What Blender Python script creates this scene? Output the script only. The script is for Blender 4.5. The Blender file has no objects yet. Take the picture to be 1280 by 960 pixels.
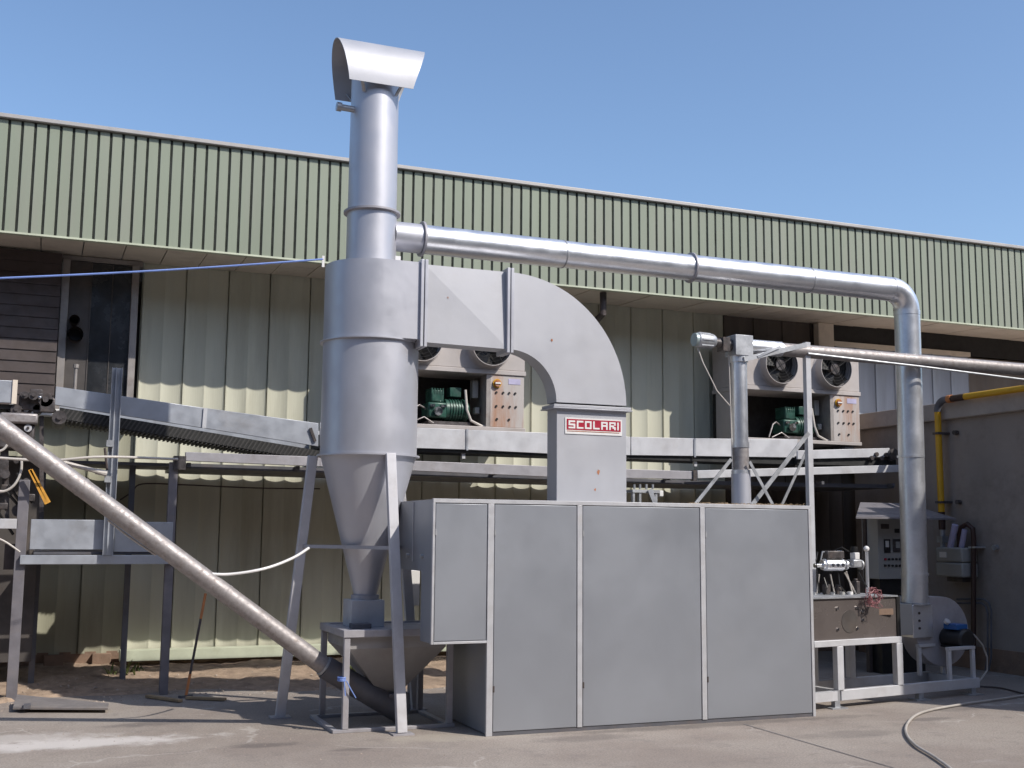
import bpy, math, random
from mathutils import Vector, Matrix
R = math.radians
random.seed(7)
sc = bpy.context.scene
COL = sc.collection

# ------------------------------------------------------------------ camera
F0 = 1446.4                       # focal length in px of a 1280 px wide frame
YAW, PITCH, ROLL = R(21.978), R(7.327), R(.476)
CAM = Vector((0, 0, 1.65))
_f = Vector((math.sin(YAW)*math.cos(PITCH), math.cos(YAW)*math.cos(PITCH), math.sin(PITCH)))
_r = Vector((math.cos(YAW), -math.sin(YAW), 0)); _u = _r.cross(_f)
_r, _u = (_r*math.cos(ROLL)+_u*math.sin(ROLL)), (_u*math.cos(ROLL)-_r*math.sin(ROLL))
cam = bpy.data.cameras.new('camera'); cam.sensor_width = 36; cam.lens = F0/1280*36
cam.clip_start = .1; cam.clip_end = 2000
co = bpy.data.objects.new('camera', cam); COL.objects.link(co)
m = Matrix((_r, _u, -_f)).transposed().to_4x4(); m.translation = CAM; co.matrix_world = m
sc.camera = co

# ------------------------------------------------------------------ light
SUN = Vector((.78, -1, 1.22)).normalized()       # towards the sun
el = math.asin(SUN.z); az = math.atan2(SUN.x, SUN.y)
w = bpy.data.worlds.new('World'); sc.world = w; w.use_nodes = True
nt = w.node_tree; bg = nt.nodes['Background']
sky = nt.nodes.new('ShaderNodeTexSky'); sky.sky_type = 'NISHITA'; sky.sun_disc = False
sky.sun_elevation = el; sky.sun_rotation = az
sky.air_density = 1.0; sky.dust_density = 1.3; sky.ozone_density = 3.9
nt.links.new(sky.outputs[0], bg.inputs[0]); bg.inputs[1].default_value = .13
sl = bpy.data.lights.new('sun', 'SUN'); sl.energy = 3.1; sl.angle = R(.53); sl.color = (1, .95, .87)
so = bpy.data.objects.new('sun', sl); COL.objects.link(so)
so.rotation_euler = SUN.to_track_quat('Z', 'Y').to_euler()
sc.view_settings.view_transform = 'Standard'; sc.view_settings.look = 'None'
sc.view_settings.exposure = .5; sc.view_settings.gamma = 1
sc.cycles.max_bounces = 6

# ------------------------------------------------------------------ helpers
def ray(px, py): return _f + _r*((px-640)/F0) - _u*((py-480)/F0)
def at(px, py, X=None, Y=None, Z=None):
    d = ray(px, py)
    t = (X/d.x) if X is not None else (Y/d.y) if Y is not None else ((Z-CAM.z)/d.z)
    return CAM + d*t
def xz(px, py, Y): p = at(px, py, Y=Y); return p.x, p.z

class MB:
    def __init__(s): s.v = []; s.f = []
    def add(s, vs, fs):
        n = len(s.v); s.v += [tuple(v) for v in vs]; s.f += [tuple(i+n for i in f) for f in fs]; return s
    def box(s, x0, x1, y0, y1, z0, z1):
        x0, x1 = sorted((x0, x1)); y0, y1 = sorted((y0, y1)); z0, z1 = sorted((z0, z1))
        return s.add([(x0,y0,z0),(x1,y0,z0),(x1,y1,z0),(x0,y1,z0),(x0,y0,z1),(x1,y0,z1),(x1,y1,z1),(x0,y1,z1)],
                     [(3,2,1,0),(4,5,6,7),(0,1,5,4),(1,2,6,5),(2,3,7,6),(3,0,4,7)])
    def bar(s, p, q, w, d=None, up=(0,0,1)):
        d = d or w; p = Vector(p); q = Vector(q); t = (q-p).normalized(); up = Vector(up)
        if abs(t.dot(up)) > .98: up = Vector((0,1,0))
        a = t.cross(up).normalized()*(w/2); b = a.cross(t).normalized()*(d/2)
        vs = [c+x for c in (p, q) for x in (-a-b, a-b, a+b, -a+b)]
        return s.add(vs, [(3,2,1,0),(4,5,6,7),(0,1,5,4),(1,2,6,5),(2,3,7,6),(3,0,4,7)])
    def angle(s, p, q, w, t=.006, a=(1,0,0), b=(0,1,0)):      # L-section iron along p-q, legs towards a and b
        p = Vector(p); q = Vector(q); a = Vector(a); b = Vector(b)
        sec = [a*0, a*w, a*w+b*t, a*t+b*t, a*t+b*w, b*w]
        vs = [c+x for c in (p, q) for x in sec]
        return s.add(vs, [(0,1,2,3),(0,3,4,5),(9,8,7,6),(11,10,9,6)]+[(i,(i+1)%6+0 if False else (i+1)%6, (i+1)%6+6, i+6) for i in range(6)])
    def tube(s, pts, r, n=12, caps=True):
        pts = [Vector(p) for p in pts]; m = len(pts); rs = r if isinstance(r, (list, tuple)) else [r]*m
        tan = []
        for i in range(m):
            t = (pts[min(i+1, m-1)]-pts[max(i-1, 0)])
            tan.append(t.normalized() if t.length > 1e-9 else (tan[-1] if tan else Vector((0,0,1))))
        up = Vector((0,0,1)) if abs(tan[0].z) < .9 else Vector((0,1,0))
        a = tan[0].cross(up).normalized(); vs = []
        for i in range(m):
            a = (a-tan[i]*a.dot(tan[i])).normalized(); b = tan[i].cross(a)
            vs += [pts[i]+(a*math.cos(2*math.pi*k/n)+b*math.sin(2*math.pi*k/n))*rs[i] for k in range(n)]
        fs = [(i*n+k, i*n+(k+1)%n, (i+1)*n+(k+1)%n, (i+1)*n+k) for i in range(m-1) for k in range(n)]
        if caps: fs += [tuple(range(n-1, -1, -1)), tuple((m-1)*n+k for k in range(n))]
        return s.add(vs, fs)
    def cyl(s, p, q, r, r2=None, n=20): return s.tube([p, q], [r, r if r2 is None else r2], n)
    def lathe(s, c, prof, n=48, caps=False):
        vs = [(c[0]+r*math.cos(2*math.pi*k/n), c[1]+r*math.sin(2*math.pi*k/n), z) for r, z in prof for k in range(n)]
        fs = [(i*n+k, i*n+(k+1)%n, (i+1)*n+(k+1)%n, (i+1)*n+k) for i in range(len(prof)-1) for k in range(n)]
        if caps: fs += [tuple(range(n-1,-1,-1)), tuple((len(prof)-1)*n+k for k in range(n))]
        return s.add(vs, fs)
    def prism(s, poly, ax, c0, c1):                            # poly extruded along ax
        def mk(u, v, c): return {'y': (u, c, v), 'x': (c, u, v), 'z': (u, v, c)}[ax]
        n = len(poly); vs = [mk(u, v, c0) for u, v in poly]+[mk(u, v, c1) for u, v in poly]
        return s.add(vs, [tuple(range(n)), tuple(range(2*n-1, n-1, -1))]+[(i, i+n, (i+1)%n+n, (i+1)%n) for i in range(n)])
    def sphere(s, c, r, n=10, m=6):
        vs = [(c[0], c[1], c[2]-r)]; fs = []
        for i in range(1, m):
            a = -math.pi/2+math.pi*i/m
            vs += [(c[0]+r*math.cos(a)*math.cos(2*math.pi*k/n), c[1]+r*math.cos(a)*math.sin(2*math.pi*k/n), c[2]+r*math.sin(a)) for k in range(n)]
        vs.append((c[0], c[1], c[2]+r)); L = len(vs)-1
        fs += [(0, 1+(k+1)%n, 1+k) for k in range(n)]
        for i in range(m-2): fs += [(1+i*n+k, 1+i*n+(k+1)%n, 1+(i+1)*n+(k+1)%n, 1+(i+1)*n+k) for k in range(n)]
        b = 1+(m-2)*n; fs += [(b+k, b+(k+1)%n, L) for k in range(n)]
        return s.add(vs, fs)
    def build(s, name, mat, parent=None, bevel=0, smooth=True, loc=None, fix=True):
        o0 = Vector((0,0,0)); p = parent
        while p is not None: o0 = o0+p.location; p = p.parent
        base = o0 if loc is None else Vector(loc)
        me = bpy.data.meshes.new(name); me.from_pydata([(v[0]-base.x, v[1]-base.y, v[2]-base.z) for v in s.v], [], s.f)
        if fix:
            import bmesh
            bm = bmesh.new(); bm.from_mesh(me); bmesh.ops.recalc_face_normals(bm, faces=bm.faces); bm.to_mesh(me); bm.free()
        me.materials.append(mat)
        if smooth:
            me.shade_smooth(); me.set_sharp_from_angle(angle=R(32))
        o = bpy.data.objects.new(name, me); COL.objects.link(o)
        if parent is not None: o.parent = parent; o.location = base-o0
        else: o.location = base
        if bevel:
            b = o.modifiers.new('bevel', 'BEVEL'); b.width = bevel; b.segments = 2; b.limit_method = 'ANGLE'; b.angle_limit = R(40)
        return o

def tag(o, label, cat, group=None):
    o['label'] = label; o['category'] = cat
    if group: o['group'] = group
    return o
def thing(name, label, cat, loc, group=None):
    o = bpy.data.objects.new(name, None); o.empty_display_size = .2; COL.objects.link(o); o.location = loc
    return tag(o, label, cat, group)
def struct(o): o['kind'] = 'structure'; return o
def stuff(o): o['kind'] = 'stuff'; return o
def part_copy(o, parent, loc):                                   # loc is in the parent's space
    c = o.copy(); COL.objects.link(c); c.parent = parent; c.location = loc; return c
def copy_tree(o, parent=None):
    c = o.copy(); COL.objects.link(c); c.parent = parent
    for ch in list(o.children): copy_tree(ch, c)
    return c

# ------------------------------------------------------------------ materials
def mat(name, col, rough=.6, metal=0., var=.12, scale=6., dirt=None, dirt_amt=.35, dirt_scale=1.5, streak=False,
        bump=0., bump_scale=60., spec=.5, rvar=.12, spangle=0.):
    mt = bpy.data.materials.new(name); mt.use_nodes = True; n = mt.node_tree.nodes; L = mt.node_tree.links
    bs = n['Principled BSDF']; bs.inputs['Metallic'].default_value = metal; bs.inputs['Specular IOR Level'].default_value = spec
    geo = n.new('ShaderNodeNewGeometry')
    def noise(sc_, det=5, vec=None, rg=.6):
        t = n.new('ShaderNodeTexNoise'); t.inputs['Scale'].default_value = sc_; t.inputs['Detail'].default_value = det
        t.inputs['Roughness'].default_value = rg; L.new(vec or geo.outputs['Position'], t.inputs['Vector']); return t.outputs['Fac']
    def ramp(fac, a, b, lo=.35, hi=.65):
        r = n.new('ShaderNodeMapRange'); r.inputs[1].default_value = lo; r.inputs[2].default_value = hi
        r.inputs[3].default_value = a; r.inputs[4].default_value = b; L.new(fac, r.inputs[0]); return r.outputs[0]
    vec = None
    if streak:
        mp = n.new('ShaderNodeMapping'); mp.inputs['Scale'].default_value = (1, 1, .12); L.new(geo.outputs['Position'], mp.inputs[0]); vec = mp.outputs[0]
    f = ramp(noise(scale, 6, vec), 1-var, 1+var)
    if spangle:
        v = n.new('ShaderNodeTexVoronoi'); v.inputs['Scale'].default_value = 45; L.new(geo.outputs['Position'], v.inputs['Vector'])
        sp = n.new('ShaderNodeSeparateColor'); L.new(v.outputs['Color'], sp.inputs[0])
        mu = n.new('ShaderNodeMath'); mu.operation = 'MULTIPLY'; L.new(f, mu.inputs[0]); L.new(ramp(sp.outputs[0], 1-spangle, 1+spangle, 0, 1), mu.inputs[1]); f = mu.outputs[0]
    mx = n.new('ShaderNodeVectorMath'); mx.operation = 'SCALE'; mx.inputs[0].default_value = col; L.new(f, mx.inputs['Scale'])
    c = mx.outputs[0]
    if dirt:
        mi = n.new('ShaderNodeMix'); mi.data_type = 'RGBA'; L.new(ramp(noise(dirt_scale, 9, vec, .7), 0, dirt_amt, .5, .72), mi.inputs[0])
        L.new(c, mi.inputs[6]); mi.inputs[7].default_value = (*dirt, 1); c = mi.outputs[2]
    L.new(c, bs.inputs['Base Color'])
    L.new(ramp(noise(scale*1.7, 4, vec), max(.03, rough-rvar), min(1, rough+rvar)), bs.inputs['Roughness'])
    if bump:
        b = n.new('ShaderNodeBump'); b.inputs['Strength'].default_value = bump; b.inputs['Distance'].default_value = .01
        L.new(noise(bump_scale, 5), b.inputs['Height']); L.new(b.outputs[0], bs.inputs['Normal'])
    return mt
M = {}
M['silver'] = mat('silver_paint', (.52,.52,.56), .45, .5, .015, 2, (.43,.42,.42), .2, 1.8, rvar=.07, bump=.25, bump_scale=1.6)
M['silver_side'] = mat('silver_paint_duct', (.46,.46,.485), .5, .3, .02, 2, (.40,.385,.375), .22, 2.2, bump=.25, bump_scale=1.8, rvar=.06)
M['galv'] = mat('galvanised_sheet', (.82,.83,.86), .36, .85, .03, 3, (.55,.55,.57), .2, 2, spangle=.03, rvar=.05)
M['galv_dull'] = mat('dull_galvanised', (.42,.43,.45), .5, .6, .1, 5, (.25,.22,.20), .4, 3, spangle=.08)
M['panel'] = mat('cabinet_sheet', (.345,.36,.395), .42, .5, .015, .8, (.31,.31,.32), .2, 1.6, rvar=.06, bump=.35, bump_scale=1.1)
M['trim'] = mat('cabinet_trim', (.52,.52,.54), .5, .3, .06, 5, (.3,.26,.22), .4, 5)
M['steel'] = mat('worn_steel_pipe', (.33,.305,.30), .55, .5, .12, 22, (.20,.15,.125), .6, 16, bump=.08)
M['hopper'] = mat('hopper_sheet', (.34,.325,.32), .5, .3, .05, 4, (.24,.2,.18), .35, 3)
M['frame'] = mat('grey_frame_paint', (.38,.365,.385), .5, .2, .08, 6, (.22,.18,.16), .4, 4)
M['frame_dark'] = mat('dark_frame_paint', (.11,.11,.125), .55, .1, .15, 5, (.16,.12,.1), .5, 4)
M['post'] = mat('shade_dark_paint', (.17,.16,.175), .55, .1, .15, 6, (.25,.21,.19), .4, 5)  # grey darkened to put cast shade into the frame posts and rain roof
M['leg'] = mat('pale_leg_paint', (.55,.54,.56), .5, .15, .05, 5, (.34,.31,.29), .4, 4)
M['conv'] = mat('conveyor_sheet', (.40,.42,.46), .45, .4, .08, 4, (.28,.25,.23), .45, 2.5)
M['conv_light'] = mat('pale_conveyor_sheet', (.56,.56,.58), .5, .2, .06, 4, (.34,.3,.28), .4, 2.5)
M['rubber'] = mat('black_rubber', (.02,.02,.02), .7, 0, .3, 10)
M['black'] = mat('black_paint', (.015,.014,.014), .5, 0, .2)
M['cleat'] = mat('black_cleat', (.045,.042,.04), .6)
M['machinery'] = mat('greasy_machinery', (.09,.08,.08), .5, .4, .4, 14, (.13,.09,.07), .6, 8, bump=.2)
M['fascia'] = mat('green_cladding', (.25,.28,.21), .55, 0, .06, 1.6, (.29,.275,.235), .5, 1.3, streak=True)
M['fascia_back'] = mat('green_groove', (.014,.017,.012), .85)
M['cap'] = mat('roof_trim_metal', (.42,.40,.38), .5, .2, .1, 3, (.25,.22,.2), .4, 3)
M['soffit'] = mat('soffit_sheet', (.72,.63,.52), .7, 0, .1, 2, (.26,.21,.17), .5, 2)
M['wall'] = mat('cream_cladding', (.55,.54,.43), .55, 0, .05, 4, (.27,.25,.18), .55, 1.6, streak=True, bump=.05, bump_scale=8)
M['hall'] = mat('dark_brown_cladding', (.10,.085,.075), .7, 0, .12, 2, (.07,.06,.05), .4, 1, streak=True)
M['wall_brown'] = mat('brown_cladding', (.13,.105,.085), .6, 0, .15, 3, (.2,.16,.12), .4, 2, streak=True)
M['wall_grey'] = mat('grey_fluted_cladding', (.34,.37,.42), .5, .1, .1, 3, (.2,.2,.2), .4, 2, streak=True)
M['wall_old'] = mat('stained_cladding', (.36,.35,.26), .6, 0, .08, 3, (.17,.14,.10), .6, 1.4, streak=True)  # stained sheet, also darkened to deepen the shade on the lower left wall
M['sill'] = mat('cream_sill', (.52,.55,.42), .6, 0, .08, 4, (.3,.3,.2), .4, 3)
M['glass'] = mat('dark_window_glass', (.03,.032,.036), .2, 0, .3, 3, (.12,.11,.10), .35, 1.5, spec=.6)
M['grime'] = mat('grimy_panel', (.075,.065,.06), .6, 0, .2, 4, (.12,.09,.07), .5, 3)
M['slat'] = mat('brown_slats', (.065,.048,.044), .6, 0, .2, 6, (.06,.05,.05), .5, 3)
M['mullion'] = mat('window_frame_metal', (.34,.31,.29), .5, .3, .1, 6, (.2,.13,.1), .5, 5)
M['plinth'] = mat('brick_plinth', (.24,.16,.115), .9, 0, .2, 6, (.12,.08,.06), .6, 3, bump=.5, bump_scale=30)
M['concrete'] = mat('rendered_concrete', (.29,.245,.215), .85, 0, .09, 1.4, (.16,.135,.12), .8, 1.3, bump=.25, bump_scale=40)
M['coping'] = mat('concrete_coping', (.36,.31,.275), .8, 0, .1, 3, (.2,.17,.15), .5, 2, bump=.1)
M['unit'] = mat('beige_casing', (.44,.40,.38), .55, 0, .07, 3, (.30,.24,.2), .45, 2.5)
M['unit_rust'] = mat('rust_streaked_casing', (.46,.42,.395), .6, 0, .07, 3, (.36,.15,.06), 1, 3.2, streak=True)
M['unit_in'] = mat('unit_inside', (.02,.017,.016), .8)  # near black puts the shade inside the casing into its colour
M['green'] = mat('compressor_green', (.022,.075,.055), .4, .1, .25, 12, (.05,.07,.06), .5, 10)
M['chrome'] = mat('bright_fittings', (.7,.7,.7), .2, 1, .1, 8)
M['rust'] = mat('rust_stain', (.36,.13,.05), .85, 0, .3, 20, (.44,.32,.26), .8, 14)
M['red'] = mat('sign_red', (.36,.012,.035), .4, 0, .06, 6)
M['white'] = mat('white_paint', (.74,.72,.70), .5, 0, .04, 5)
M['lilac'] = mat('lilac_paper', (.45,.42,.58), .7)
M['yellow'] = mat('yellow_gas_paint', (.62,.33,.012), .4, 0, .08, 6, (.3,.15,.03), .4, 6)
M['orange'] = mat('orange_paint', (.52,.19,.06), .5, 0, .12, 8)
M['ochre'] = mat('ochre_strap', (.62,.30,.04), .6, 0, .15, 20)
M['brownpipe'] = mat('brown_pipe', (.05,.025,.02), .4, .1)
M['blue_rope'] = mat('blue_rope', (.17,.26,.58), .6)
M['blue'] = mat('blue_paint', (.02,.10,.30), .4)
M['cable'] = mat('pale_cable', (.50,.46,.42), .6)
M['hose'] = mat('dusty_hose', (.42,.385,.35), .6, 0, .15, 5)
M['wire_red'] = mat('red_wire', (.34,.13,.14), .5, 0, .5, 60)
M['wood'] = mat('weathered_wood', (.34,.24,.14), .8, 0, .2, 12)
M['stainless'] = mat('polished_stainless', (.17,.145,.135), .25, .4, .1, 2, (.2,.17,.15), .5, 2.5)
M['plate'] = mat('ground_plate_steel', (.22,.2,.195), .6, .2, .1, 8, (.3,.25,.2), .5, 4)
M['lgrey'] = mat('light_grey_casing', (.36,.35,.33), .5, 0, .06, 4, (.22,.2,.18), .35, 4)
M['dirt'] = mat('brown_dirt', (.32,.235,.17), .95, 0, .22, 9, (.16,.11,.08), .6, 5, bump=.9, bump_scale=45)
M['gravel'] = mat('loose_gravel', (.33,.27,.22), .9, 0, .4, 30)
M['weed'] = mat('weed_leaf', (.09,.11,.03), .7, 0, .4, 20)

def ground_mat():
    mt = bpy.data.materials.new('yard_asphalt'); mt.use_nodes = True; n = mt.node_tree.nodes; L = mt.node_tree.links; bs = n['Principled BSDF']
    geo = n.new('ShaderNodeNewGeometry'); pos = geo.outputs['Position']
    def noise(s, d=6, rg=.6, vec=None):
        t = n.new('ShaderNodeTexNoise'); t.inputs['Scale'].default_value = s; t.inputs['Detail'].default_value = d; t.inputs['Roughness'].default_value = rg
        L.new(vec or pos, t.inputs['Vector']); return t.outputs['Fac']
    def mr(f, lo, hi, a, b):
        r = n.new('ShaderNodeMapRange'); r.interpolation_type = 'SMOOTHSTEP'
        for i, v in enumerate((lo, hi, a, b)): r.inputs[i+1].default_value = v
        L.new(f, r.inputs[0]); return r.outputs[0]
    def mix(f, a, b):
        k = n.new('ShaderNodeMix'); k.data_type = 'RGBA'; L.new(f, k.inputs[0])
        for s, v in ((6, a), (7, b)):
            if isinstance(v, tuple): k.inputs[s].default_value = (*v, 1)
            else: L.new(v, k.inputs[s])
        return k.outputs[2]
    def math_(op, a, b=None):
        k = n.new('ShaderNodeMath'); k.operation = op
        for i, v in enumerate((a, b)):
            if v is None: continue
            if isinstance(v, (int, float)): k.inputs[i].default_value = v
            else: L.new(v, k.inputs[i])
        return k.outputs[0]
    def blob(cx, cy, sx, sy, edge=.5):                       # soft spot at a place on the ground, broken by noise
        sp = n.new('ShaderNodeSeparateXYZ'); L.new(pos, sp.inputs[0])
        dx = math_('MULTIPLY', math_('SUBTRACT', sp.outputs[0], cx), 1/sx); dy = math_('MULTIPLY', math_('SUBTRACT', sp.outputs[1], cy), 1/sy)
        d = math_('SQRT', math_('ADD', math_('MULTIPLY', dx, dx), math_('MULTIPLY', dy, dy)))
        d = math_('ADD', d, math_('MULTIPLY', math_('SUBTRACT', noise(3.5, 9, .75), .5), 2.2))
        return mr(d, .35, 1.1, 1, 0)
    c = mix(mr(noise(.7, 8), .35, .65, 0, 1), (.285,.235,.20), (.37,.32,.275))
    c = mix(mr(noise(3, 10, .75), .5, .72, 0, .55), c, (.17,.145,.135))
    c = mix(mr(noise(2.2, 9, .7, None), .55, .75, 0, .6), c, (.30,.245,.20))
    c = mix(mr(noise(60, 5, .75), .4, .62, 0, .55), c, (.15,.13,.12))
    mp = n.new('ShaderNodeMapping'); mp.inputs['Scale'].default_value = (.5, 1.6, 1); L.new(pos, mp.inputs[0])
    c = mix(mr(noise(1.1, 10, .8), .58, .7, 0, .5), c, (.125,.105,.098))
    c = mix(mr(noise(22, 6, .8), .58, .7, 0, .8), c, (.40,.36,.32))
    c = mix(mr(noise(1.7, 7, .7, mp.outputs[0]), .58, .75, 0, .5), c, (.40,.36,.33))
    c = mix(math_('MULTIPLY', blob(.25, 9.85, 1.3, .28), .75), c, (.62,.58,.55))
    c = mix(math_('MULTIPLY', blob(-.3, 10.2, 1.1, .3), .5), c, (.56,.52,.49))
    c = mix(math_('MULTIPLY', blob(3.3, 9.15, .9, .22), .5), c, (.42,.37,.3))
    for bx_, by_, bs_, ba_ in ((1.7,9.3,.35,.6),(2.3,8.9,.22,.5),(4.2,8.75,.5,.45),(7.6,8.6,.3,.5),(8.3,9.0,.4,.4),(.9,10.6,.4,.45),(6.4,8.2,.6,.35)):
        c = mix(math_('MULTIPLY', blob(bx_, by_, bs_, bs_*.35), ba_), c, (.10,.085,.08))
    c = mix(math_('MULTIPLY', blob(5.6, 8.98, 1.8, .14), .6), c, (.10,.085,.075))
    # hairline cracks
    v = n.new('ShaderNodeTexVoronoi'); v.feature = 'DISTANCE_TO_EDGE'; v.inputs['Scale'].default_value = .55
    mxv = n.new('ShaderNodeVectorMath'); mxv.operation = 'ADD'; L.new(pos, mxv.inputs[0])
    tn = n.new('ShaderNodeTexNoise'); tn.inputs['Scale'].default_value = 1.6; tn.inputs['Detail'].default_value = 8; L.new(pos, tn.inputs['Vector'])
    scv = n.new('ShaderNodeVectorMath'); scv.operation = 'SCALE'; scv.inputs['Scale'].default_value = .7; L.new(tn.outputs['Color'], scv.inputs[0]); L.new(scv.outputs[0], mxv.inputs[1])
    L.new(mxv.outputs[0], v.inputs['Vector'])
    c = mix(math_('MULTIPLY', mr(v.outputs['Distance'], 0, .012, 1, 0), mr(noise(.9, 3), .5, .56, 0, .5)), c, (.48,.44,.40))
    L.new(c, bs.inputs['Base Color']); bs.inputs['Roughness'].default_value = .88
    b = n.new('ShaderNodeBump'); b.inputs['Strength'].default_value = .5; b.inputs['Distance'].default_value = .012
    L.new(math_('ADD', noise(90, 4), math_('MULTIPLY', noise(6, 6), 1.5)), b.inputs['Height']); L.new(b.outputs[0], bs.inputs['Normal'])
    return mt
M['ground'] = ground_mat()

# ================================================================== SETTING
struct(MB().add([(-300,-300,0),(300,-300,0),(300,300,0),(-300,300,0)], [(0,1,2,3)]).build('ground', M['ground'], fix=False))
# earth bank along the foot of the wall
bm_ = MB(); NX, NY = 150, 26
for j in range(NY):
    for i in range(NX):
        x = -3+11.5*i/(NX-1); ed = 12.35+.28*math.sin(x*1.3)+.12*math.sin(x*4.1+1); y = ed+(14.1-ed)*j/(NY-1)
        h = .012+.16*(j/(NY-1))**1.3+random.uniform(-.012,.012)+.02*math.sin(x*7)*math.sin(y*9) if j else -.03
        bm_.v.append((x, y, h))
bm_.f = [(j*NX+i, j*NX+i+1, (j+1)*NX+i+1, (j+1)*NX+i) for j in range(NY-1) for i in range(NX-1)]
struct(bm_.build('dirt_bank', M['dirt'], fix=False))
j0, j1 = at(930, 905, Z=.004), at(1125, 962, Z=.004)
jd = (j1-j0).normalized(); jn = Vector((-jd.y, jd.x, 0))*.006
jm = MB(); prev = None
struct(jm.add([j0-jn, j1-jn, j1+jn, j0+jn], [(0,1,2,3)]).build('pavement_joint', M['frame_dark'], fix=False))

# ================================================================== WAREHOUSE
WY, FY, FZ0, FZ1 = 14.0, 12.9, 4.73, 5.93
wh = thing('warehouse', 'long warehouse with green ribbed fascia and cream ribbed cladding behind the machines', 'building', (4, WY, 0))
X0, X1 = -3.2, 19
MB().box(X0, X1, 14.3, 30, .0, 4.6).build('hall_body', M['grime'], wh)
MB().box(X0, X1, FY+.075, 30, 5.5, FZ1+.005).build('roof', M['cap'], wh)
MB().box(X0, X1, FY+.008, FY+.074, FZ0, FZ1).build('fascia_backing', M['fascia_back'], wh)
pitch = .127; gap = .025
prof = [(gap/2,.007),(gap/2+.001,.003),(gap/2+.004,0),(pitch-gap/2-.004,0),(pitch-gap/2-.001,.003),(pitch-gap/2,.007)]
fp = MB(); n = len(prof)
fp.v = [(x, y, z) for z in (FZ0, FZ1) for x, y in prof]; fp.f = [(i, i+1, i+1+n, i+n) for i in range(n-1)]
x = X0
f0 = fp.build('fascia_panel', M['fascia'], wh, loc=(0,0,0))
f0.location = (X0-4, FY-WY, 0)
k = 1
while X0+k*pitch < X1-pitch:
    part_copy(f0, wh, (X0+k*pitch-4, FY-WY+random.uniform(-.002,.002), 0)); k += 1
MB().box(X0, X1, FY-.045, FY+.4, FZ1+.006, FZ1+.055).build('roof_trim', M['cap'], wh, bevel=.008)
MB().box(X0, X1, FY-.012, FY+.07, FZ0-.022, FZ0-.002).build('fascia_drip_edge', M['sill'], wh)
sp_ = .434
s0 = MB().add([(.006,FY+.04,FZ0-.004),(sp_-.006,FY+.04,FZ0-.004),(sp_-.006,WY-.005,4.765),(.006,WY-.005,4.765),
               (.006,FY+.04,FZ0+.016),(sp_-.006,FY+.04,FZ0+.016),(sp_-.006,WY-.005,4.785),(.006,WY-.005,4.785)],
              [(3,2,1,0),(4,5,6,7),(0,1,5,4),(1,2,6,5),(2,3,7,6),(3,0,4,7)]).build('soffit_panel', M['soffit'], wh, loc=(0,0,0))
s0.location = (X0-4, -WY, 0)
k = 1
while X0+k*sp_ < X1-sp_: part_copy(s0, wh, (X0+k*sp_-4, -WY, random.uniform(-.006,.006))); k += 1

def cladding(x0, w, z0, z1, m, name='wall_panel', depth=.019, y=WY, lobes=2):
    pts = [(0, .05), (.012, .05), (.013, -.012), (.026, -.012), (.03, -.004)]
    lw = (w-.034)/lobes; NF = 9
    for l in range(lobes):
        for i in range(1, NF+1):
            t = i/NF; pts.append((.03+lw*(l+t), -.004+depth*math.sin(math.pi*t)**.8))
    pts += [(w-.003, -.012), (w-.0005, -.012), (w, .05)]
    b = MB(); nn = len(pts); b.v = [(px_, py_, z) for z in (z0, z1) for px_, py_ in pts]; b.f = [(i, i+1, i+1+nn, i+nn) for i in range(nn-1)]
    o = b.build(name, m, wh, loc=(0,0,0), smooth=False); o.location = (x0-4, y-WY, 0); return o
pw = .496
c0 = cladding(.955, pw, .30, 4.9, M['wall'])
for k in range(1, 16): part_copy(c0, wh, (.955+pw*k-4, random.uniform(-.004,.004), 0))
c1 = cladding(-1.53, pw, .27, 2.9, M['wall_old'])
for k in range(1, 5): part_copy(c1, wh, (-1.53+pw*k-4, .05, 0))
for k in range(0, 4): part_copy(c1, wh, (-3.514+pw*k-4, .05, 0))
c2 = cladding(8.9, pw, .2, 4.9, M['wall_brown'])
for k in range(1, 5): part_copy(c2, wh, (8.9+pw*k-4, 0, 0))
c3 = cladding(11.4, .36, 2.6, 4.45, M['wall_grey'], depth=.03, y=13.9, lobes=1)
c3.location.x = 10.75-4
for k in range(1, 7): part_copy(c3, wh, (10.75+.36*k-4, -.1, 0))
# louvred slot and trim over the grey panels
MB().box(10.72, 18, 13.93, 14.25, 4.45, 4.77).build('roof_slot', M['black'], wh)
MB().box(10.72, 13.3, 13.86, 13.93, 4.43, 4.5).build('slot_trim', M['soffit'], wh)
MB().box(10.43, 10.70, 13.84, 13.96, 3.5, 4.75).build('pilaster', M['soffit'], wh)
MB().box(13.3, 18.8, 13.93, 14.0, .2, 4.43).build('end_wall', M['wall_brown'], wh)
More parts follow.
